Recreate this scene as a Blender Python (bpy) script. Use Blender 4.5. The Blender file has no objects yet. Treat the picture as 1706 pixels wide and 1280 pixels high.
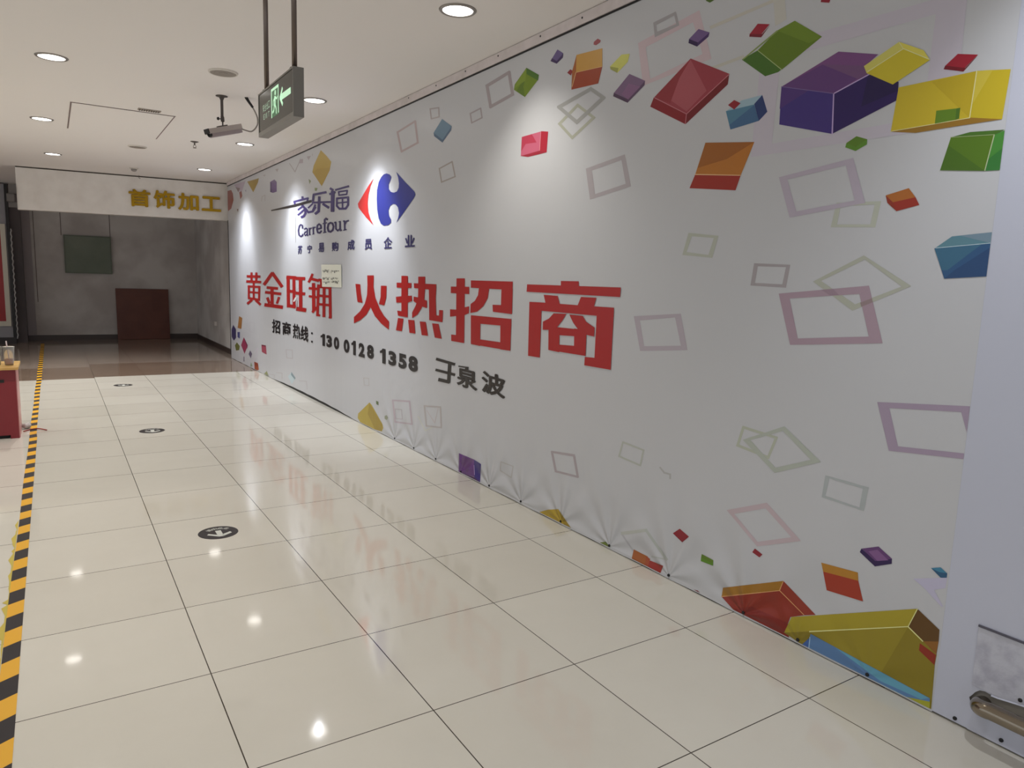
import bpy, bmesh, math, random
from mathutils import Vector, Matrix
C = bpy.context.scene.collection
SC = bpy.context.scene
PI = math.pi

# ------------------------------------------------------------------ camera
cam_data = bpy.data.cameras.new('camera')
cam_data.sensor_width = 36.0
cam_data.lens = 36.0 * 1187.8 / 1706.0
cam_data.clip_end = 200
cam = bpy.data.objects.new('camera', cam_data)
C.objects.link(cam)
R_ = Vector((0.84214138, -0.53827895, 0.03246032))
U_ = Vector((0.04961415, 0.13727970, 0.98928900))
F_ = Vector((0.53696958, 0.83151071, -0.14231517))
cam.matrix_world = Matrix(((R_.x, U_.x, -F_.x, 0), (R_.y, U_.y, -F_.y, 0), (R_.z, U_.z, -F_.z, 1.4468), (0, 0, 0, 1)))
SC.camera = cam

# ------------------------------------------------------------------ world, exposure
w = bpy.data.worlds.new('world'); SC.world = w; w.use_nodes = True
w.node_tree.nodes['Background'].inputs[0].default_value = (0.93, 0.96, 1.0, 1)
w.node_tree.nodes['Background'].inputs[1].default_value = 0.30
SC.view_settings.view_transform = 'Standard'
SC.view_settings.look = 'None'
SC.view_settings.exposure = 1.31
SC.view_settings.gamma = 1.0
SC.view_settings.use_curve_mapping = False

CEIL = 2.913
WX = 2.522          # plane of the printed hoarding sheet
# ceiling downlights and added lamps: x, y, watts of the wide beam, watts of the beam tilted to the wall, half angle of that beam, colour
WARM = (1.0, 0.965, 0.91); COOL = (0.90, 0.94, 1.0); SOFT = (1.0, 0.96, 0.87)
LIGHT_GRID = [
    (1.955, 3.70, 10, 6.5, 46, SOFT), (1.955, 6.26, 24, 40, 33, COOL), (1.955, 8.86, 40, 36, 31, COOL), (1.955, 11.45, 52, 30, 30, COOL),
    (0.08, 6.26, 36, 0, 0, WARM), (0.0, 8.87, 62, 0, 0, WARM), (0.10, 11.48, 84, 0, 0, WARM),
    (0.08, 3.70, 32, 0, 0, WARM), (1.955, 0.70, 13, 11, 44, COOL), (0.08, 1.10, 30, 0, 0, WARM),
    (-1.9, 3.70, 34, 0, 0, WARM), (-1.9, 6.26, 36, 0, 0, WARM), (-1.9, 8.87, 50, 0, 0, WARM), (-1.9, 11.48, 70, 0, 0, WARM),  # unseen left row, added for ambient fill, no fittings built
]
def beam(x, y, e, half, blend, tilt, col):
    ld = bpy.data.lights.new('downlight_beam', 'SPOT')
    ld.energy = e; ld.color = col; ld.shadow_soft_size = 0.022
    ld.spot_size = math.radians(2 * half); ld.spot_blend = blend
    lo = bpy.data.objects.new('downlight_beam', ld); C.objects.link(lo)
    lo.location = (x, y, CEIL - 0.03); lo.rotation_euler = (0, -math.radians(tilt), 0)
for lx, ly, e, eb, half, col in LIGHT_GRID:
    beam(lx, ly, e, 62, 1.0, 0, col)
    if eb: beam(lx, ly, eb, half, 0.85, 21, col)

# ------------------------------------------------------------------ materials
def lin(c):
    return c / 12.92 if c <= 0.04045 else ((c + 0.055) / 1.055) ** 2.4
def srgb(r, g, b):
    return (lin(r / 255), lin(g / 255), lin(b / 255), 1)
MATS = {}
def mat(name, col=None, rough=0.5, metal=0.0, emit=None, es=1.0, spec=0.5, noise=None, bump=None, trans=0.0, coat=0.0):
    if name in MATS: return MATS[name]
    m = bpy.data.materials.new(name); m.use_nodes = True; MATS[name] = m
    nt = m.node_tree; b = nt.nodes['Principled BSDF']
    b.inputs['Roughness'].default_value = rough; b.inputs['Metallic'].default_value = metal
    b.inputs['Specular IOR Level'].default_value = spec
    b.inputs['Transmission Weight'].default_value = trans
    b.inputs['Coat Weight'].default_value = coat
    if col: b.inputs['Base Color'].default_value = col
    if emit:
        b.inputs['Emission Color'].default_value = emit; b.inputs['Emission Strength'].default_value = es
    geo = nt.nodes.new('ShaderNodeNewGeometry')
    if noise:   # (second colour, scale, detail, low, high)
        n = nt.nodes.new('ShaderNodeTexNoise'); n.inputs['Scale'].default_value = noise[1]; n.inputs['Detail'].default_value = noise[2]
        nt.links.new(geo.outputs['Position'], n.inputs['Vector'])
        r = nt.nodes.new('ShaderNodeValToRGB'); r.color_ramp.elements[0].position = noise[3]; r.color_ramp.elements[1].position = noise[4]
        r.color_ramp.elements[0].color = col; r.color_ramp.elements[1].color = noise[0]
        nt.links.new(n.outputs['Fac'], r.inputs['Fac']); nt.links.new(r.outputs['Color'], b.inputs['Base Color'])
    if bump:    # (scale, strength, distance)
        n = nt.nodes.new('ShaderNodeTexNoise'); n.inputs['Scale'].default_value = bump[0]; n.inputs['Detail'].default_value = 4
        nt.links.new(geo.outputs['Position'], n.inputs['Vector'])
        bp = nt.nodes.new('ShaderNodeBump'); bp.inputs['Strength'].default_value = bump[1]; bp.inputs['Distance'].default_value = bump[2]
        nt.links.new(n.outputs['Fac'], bp.inputs['Height']); nt.links.new(bp.outputs['Normal'], b.inputs['Normal'])
    return m

# floor tiles: 0.6 m square, thin dark joints, polished, colour varies a little from tile to tile
def tile_mat(name, c1, c2, joint, rough):
    m = bpy.data.materials.new(name); m.use_nodes = True; MATS[name] = m
    nt = m.node_tree; b = nt.nodes['Principled BSDF']; L = nt.links.new
    def math_(op, a, v=None, c=None):
        n = nt.nodes.new('ShaderNodeMath'); n.operation = op
        for k, x in enumerate((a, v, c)):
            if x is None: continue
            if isinstance(x, (int, float)): n.inputs[k].default_value = x
            else: L(x, n.inputs[k])
        return n.outputs[0]
    geo = nt.nodes.new('ShaderNodeNewGeometry'); sep = nt.nodes.new('ShaderNodeSeparateXYZ'); L(geo.outputs['Position'], sep.inputs[0])
    ux = math_('DIVIDE', math_('SUBTRACT', sep.outputs[0], 0.4182 - 60), 0.6)
    uy = math_('DIVIDE', math_('SUBTRACT', sep.outputs[1], 5.6001 - 60), 0.6)
    def dist(u):
        f = math_('FRACT', u); return math_('MINIMUM', f, math_('SUBTRACT', 1.0, f))
    j = math_('LESS_THAN', math_('MINIMUM', dist(ux), dist(uy)), 0.0033)
    comb = nt.nodes.new('ShaderNodeCombineXYZ'); L(math_('FLOOR', ux), comb.inputs[0]); L(math_('FLOOR', uy), comb.inputs[1])
    wn = nt.nodes.new('ShaderNodeTexWhiteNoise'); wn.noise_dimensions = '3D'; L(comb.outputs[0], wn.inputs['Vector'])
    n = nt.nodes.new('ShaderNodeTexNoise'); n.inputs['Scale'].default_value = 2.2; n.inputs['Detail'].default_value = 6; n.inputs['Roughness'].default_value = 0.65
    L(geo.outputs['Position'], n.inputs['Vector'])
    fac = math_('ADD', math_('MULTIPLY', wn.outputs['Value'], 0.35), math_('MULTIPLY', n.outputs['Fac'], 0.65))
    mx = nt.nodes.new('ShaderNodeMix'); mx.data_type = 'RGBA'; L(fac, mx.inputs[0]); mx.inputs[6].default_value = c1; mx.inputs[7].default_value = c2
    m2 = nt.nodes.new('ShaderNodeMix'); m2.data_type = 'RGBA'; L(j, m2.inputs[0]); L(mx.outputs[2], m2.inputs[6]); m2.inputs[7].default_value = joint
    L(m2.outputs[2], b.inputs['Base Color'])
    b.inputs['Roughness'].default_value = rough
    b.inputs['Specular IOR Level'].default_value = 0.5
    n2 = nt.nodes.new('ShaderNodeTexNoise'); n2.inputs['Scale'].default_value = 1.6; n2.inputs['Detail'].default_value = 2; L(geo.outputs['Position'], n2.inputs['Vector'])
    bp = nt.nodes.new('ShaderNodeBump'); bp.inputs['Strength'].default_value = 0.06; bp.inputs['Distance'].default_value = 0.02
    L(n2.outputs['Fac'], bp.inputs['Height']); L(bp.outputs['Normal'], b.inputs['Normal'])
    return m
TILE = tile_mat('beige_polished_tile', srgb(201, 196, 184), srgb(217, 213, 202), srgb(62, 54, 44), 0.06)
TILE_B = tile_mat('brown_band_tile', srgb(112, 94, 80), srgb(134, 116, 102), srgb(50, 42, 36), 0.09)
TILE_G = tile_mat('grey_brown_room_tile', srgb(140, 124, 112), srgb(156, 142, 130), srgb(60, 52, 46), 0.09)

CEILM = mat('ceiling_paint', srgb(240, 236, 233), 0.8, bump=(30, 0.05, 0.003))
PLAST = mat('mottled_plaster', srgb(182, 176, 172), 0.85, noise=(srgb(206, 202, 198), 1.4, 6, 0.4, 0.62), bump=(6, 0.25, 0.01))
WHITEP = mat('white_panel', srgb(228, 224, 219), 0.5, noise=(srgb(218, 213, 207), 5, 4, 0.35, 0.7))
GREYW = mat('grey_strip_wood', srgb(222, 212, 212), 0.6, noise=(srgb(206, 197, 195), 7, 4, 0.35, 0.65))
DARK = mat('dark_rubber', srgb(22, 21, 22), 0.6)
BLACKM = mat('black_metal', srgb(34, 32, 32), 0.4, 0.3)
BOARDW = mat('hoarding_board', srgb(150, 146, 140), 0.8)
STEEL = mat('brushed_steel', srgb(150, 140, 126), 0.16, 1.0, bump=(60, 0.08, 0.001))
LAMPR = mat('lamp_ring_metal', srgb(150, 145, 140), 0.35, 0.6)
LENS = mat('lit_lens', srgb(255, 250, 240), 0.4, emit=(1.0, 0.96, 0.90, 1), es=3.2)
GRILLE = mat('speaker_grille', srgb(150, 142, 134), 0.6, 0.2)
VENTM = mat('vent_grey', srgb(96, 88, 82), 0.6)
WHPL = mat('white_plastic', srgb(214, 208, 200), 0.5)

# printed sheet: semi-gloss vinyl with soft vertical folds and creases that gather at the fixing screws
PINS = [5.81, 5.405, 4.991, 4.57, 4.155, 3.75, 3.31, 2.86, 2.405, 1.944, 1.666, 1.365]
def relief_group():
    g = bpy.data.node_groups.new('sheet_relief', 'ShaderNodeTree')
    g.interface.new_socket('Normal', in_out='OUTPUT', socket_type='NodeSocketVector')
    out = g.nodes.new('NodeGroupOutput'); L = g.links.new
    def M(op, *a):
        n = g.nodes.new('ShaderNodeMath'); n.operation = op
        for k, x in enumerate(a):
            if isinstance(x, (int, float)): n.inputs[k].default_value = x
            else: L(x, n.inputs[k])
        return n.outputs[0]
    geo = g.nodes.new('ShaderNodeNewGeometry'); sep = g.nodes.new('ShaderNodeSeparateXYZ'); L(geo.outputs['Position'], sep.inputs[0])
    y, z = sep.outputs[1], sep.outputs[2]
    cmb = g.nodes.new('ShaderNodeCombineXYZ'); L(M('MULTIPLY', y, 7.0), cmb.inputs[1]); L(M('MULTIPLY', z, 0.45), cmb.inputs[2])
    n1 = g.nodes.new('ShaderNodeTexNoise'); n1.inputs['Scale'].default_value = 1; n1.inputs['Detail'].default_value = 3; L(cmb.outputs[0], n1.inputs['Vector'])
    low = M('MULTIPLY', M('MAXIMUM', M('SUBTRACT', 1.0, M('MULTIPLY', z, 0.55)), 0.18), 0.0045)
    h = M('MULTIPLY', n1.outputs['Fac'], low)
    z0 = M('SUBTRACT', z, 0.018)
    for k, p in enumerate(PINS):
        dy = M('SUBTRACT', y, p)
        ang = M('ARCTAN2', dy, M('MAXIMUM', z0, 0.001))
        r2 = M('ADD', M('MULTIPLY', dy, dy), M('MULTIPLY', z0, z0))
        r = M('SQRT', r2)
        fade = M('MULTIPLY', M('EXPONENT', M('MULTIPLY', r, -7.0)), M('MULTIPLY', r, 0.10 if p > 1.8 else 0.03))
        h = M('ADD', h, M('MULTIPLY', M('COSINE', M('ADD', M('MULTIPLY', ang, 9.0), k * 1.3)), fade))
    n3 = g.nodes.new('ShaderNodeTexNoise'); n3.inputs['Scale'].default_value = 1.1; n3.inputs['Detail'].default_value = 1; L(geo.outputs['Position'], n3.inputs['Vector'])
    h = M('ADD', h, M('MULTIPLY', n3.outputs['Fac'], 0.006))
    bp = g.nodes.new('ShaderNodeBump'); bp.inputs['Strength'].default_value = 0.9; bp.inputs['Distance'].default_value = 1.0
    L(h, bp.inputs['Height']); L(bp.outputs['Normal'], out.inputs[0])
    return g
RELIEF = relief_group()
INK = {}
def ink(tone):
    if tone in INK: return INK[tone]
    m = bpy.data.materials.new('printed_ink'); m.use_nodes = True; INK[tone] = m
    b = m.node_tree.nodes['Principled BSDF']
    if tone == 'sheet': col = srgb(199, 200, 204)
    elif tone == 'cover': col = srgb(196, 199, 214)
    else:
        k = 1.62
        col = tuple(min(0.8, lin(c / 255) * k) for c in tone) + (1,)
    b.inputs['Base Color'].default_value = col
    b.inputs['Roughness'].default_value = 0.33
    b.inputs['Specular IOR Level'].default_value = 0.42
    n = m.node_tree.nodes.new('ShaderNodeGroup'); n.node_tree = RELIEF
    m.node_tree.links.new(n.outputs[0], b.inputs['Normal'])
    return m

# ------------------------------------------------------------------ helpers
def obj(name, bm, mats, parent=None, smooth=False):
    me = bpy.data.meshes.new(name); bm.to_mesh(me); bm.free()
    if not isinstance(mats, (list, tuple)): mats = [mats]
    for m in mats: me.materials.append(m)
    if smooth:
        for p in me.polygons: p.use_smooth = True
    o = bpy.data.objects.new(name, me); C.objects.link(o)
    if parent: o.parent = parent
    return o
def tag(o, label, cat, group=None, kind=None):
    o['label'] = label; o['category'] = cat
    if group: o['group'] = group
    if kind: o['kind'] = kind
    return o
def thing(name, label, cat, loc=(0, 0, 0), rot=(0, 0, 0), group=None):
    o = bpy.data.objects.new(name, None); C.objects.link(o); o.empty_display_size = 0.1
    o.location = loc; o.rotation_euler = rot
    return tag(o, label, cat, group)
def struct(name, bm, m, label=None):
    o = obj(name, bm, m); o['kind'] = 'structure'
    if label: o['label'] = label
    return o
def box(bm, x0, x1, y0, y1, z0, z1, mi=0, M=None, bev=0):
    vs = [bm.verts.new(Vector(p)) for p in ((x0, y0, z0), (x1, y0, z0), (x1, y1, z0), (x0, y1, z0), (x0, y0, z1), (x1, y0, z1), (x1, y1, z1), (x0, y1, z1))]
    fs = [bm.faces.new([vs[i] for i in f]) for f in ((0, 3, 2, 1), (4, 5, 6, 7), (0, 1, 5, 4), (1, 2, 6, 5), (2, 3, 7, 6), (3, 0, 4, 7))]
    for f in fs: f.material_index = mi
    if bev:
        es = list({e for f in fs for e in f.edges})
        r = bmesh.ops.bevel(bm, geom=es, offset=bev, segments=2, affect='EDGES', profile=0.7)
        vs = list({v for f in r['faces'] for v in f.verts} | {v for v in vs if v.is_valid})
    if M:
        for v in vs:
            if v.is_valid: v.co = M @ v.co
    return bm
def B(*a, **k):
    return box(bmesh.new(), *a, **k)
def lathe(bm, prof, loc=(0, 0, 0), seg=32, axis='z', M=None):
    rings = []
    for r, h in prof:
        if r < 1e-5: rings.append([bm.verts.new((0, 0, h))])
        else: rings.append([bm.verts.new((r * math.cos(2 * PI * i / seg), r * math.sin(2 * PI * i / seg), h)) for i in range(seg)])
    for a, b in zip(rings, rings[1:]):
        for i in range(seg):
            j = (i + 1) % seg
            q = [a[i % len(a)], a[j % len(a)], b[j % len(b)], b[i % len(b)]]
            u = []
            for v in q:
                if v not in u: u.append(v)
            if len(u) > 2:
                try: bm.faces.new(u)
                except ValueError: pass
    for rg in rings:
        for v in rg:
            if M: v.co = M @ v.co
            elif axis == 'x': v.co = Vector((v.co.z, v.co.x, v.co.y))
            elif axis == 'y': v.co = Vector((v.co.x, v.co.z, v.co.y))
            v.co += Vector(loc)
    return bm
def tube(bm, pts, r, seg=12, cap=True):
    pts = [Vector(p) for p in pts]; rings = []
    t0 = (pts[1] - pts[0]).normalized(); up = Vector((0, 0, 1)) if abs(t0.z) < 0.9 else Vector((1, 0, 0))
    n = t0.cross(up).normalized()
    for i, p in enumerate(pts):
        a = pts[max(i - 1, 0)]; b = pts[min(i + 1, len(pts) - 1)]; t = (b - a).normalized()
        n = (n - t * n.dot(t)).normalized(); bb = t.cross(n)
        rr = r[i] if isinstance(r, (list, tuple)) else r
        rings.append([bm.verts.new(p + rr * (math.cos(2 * PI * k / seg) * n + math.sin(2 * PI * k / seg) * bb)) for k in range(seg)])
    for a, b in zip(rings, rings[1:]):
        for k in range(seg): bm.faces.new([a[k], a[(k + 1) % seg], b[(k + 1) % seg], b[k]])
    if cap: bm.faces.new(rings[0][::-1]); bm.faces.new(rings[-1])
    return bm
def bez(pts, n=24):   # Catmull-Rom through the points
    P = [Vector(p) for p in pts]; P = [2 * P[0] - P[1]] + P + [2 * P[-1] - P[-2]]; out = []
    for i in range(1, len(P) - 2):
        for k in range(n):
            t = k / n; a, b, c, d = P[i - 1:i + 3]
            out.append(0.5 * ((2 * b) + (c - a) * t + (2 * a - 5 * b + 4 * c - d) * t * t + (3 * b - a - 3 * c + d) * t ** 3))
    out.append(P[-2]); return out
def glyph(ch, bold=0.0, extrude=0.0):
    """outline of one character as (vertices scaled to 0..1, faces)"""
    cu = bpy.data.curves.new('glyph', 'FONT'); cu.body = ch; cu.offset = bold; cu.extrude = extrude; cu.resolution_u = 4
    o = bpy.data.objects.new('glyph', cu); C.objects.link(o)
    bpy.context.view_layer.update()
    e = o.evaluated_get(bpy.context.evaluated_depsgraph_get()); me = e.to_mesh()
    V = [v.co.copy() for v in me.vertices]; Fs = [tuple(p.vertices) for p in me.polygons]
    e.to_mesh_clear(); bpy.data.objects.remove(o); bpy.data.curves.remove(cu)
    x0 = min(v.x for v in V); x1 = max(v.x for v in V); y0 = min(v.y for v in V); y1 = max(v.y for v in V)
    V = [Vector(((v.x - x0) / (x1 - x0), (v.y - y0) / (y1 - y0), v.z)) for v in V]
    return V, Fs
def copy_tree(o, parent=None):
    c = o.copy(); C.objects.link(c)
    if parent: c.parent = parent
    for ch in list(o.children): copy_tree(ch, c)
    return c
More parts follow.
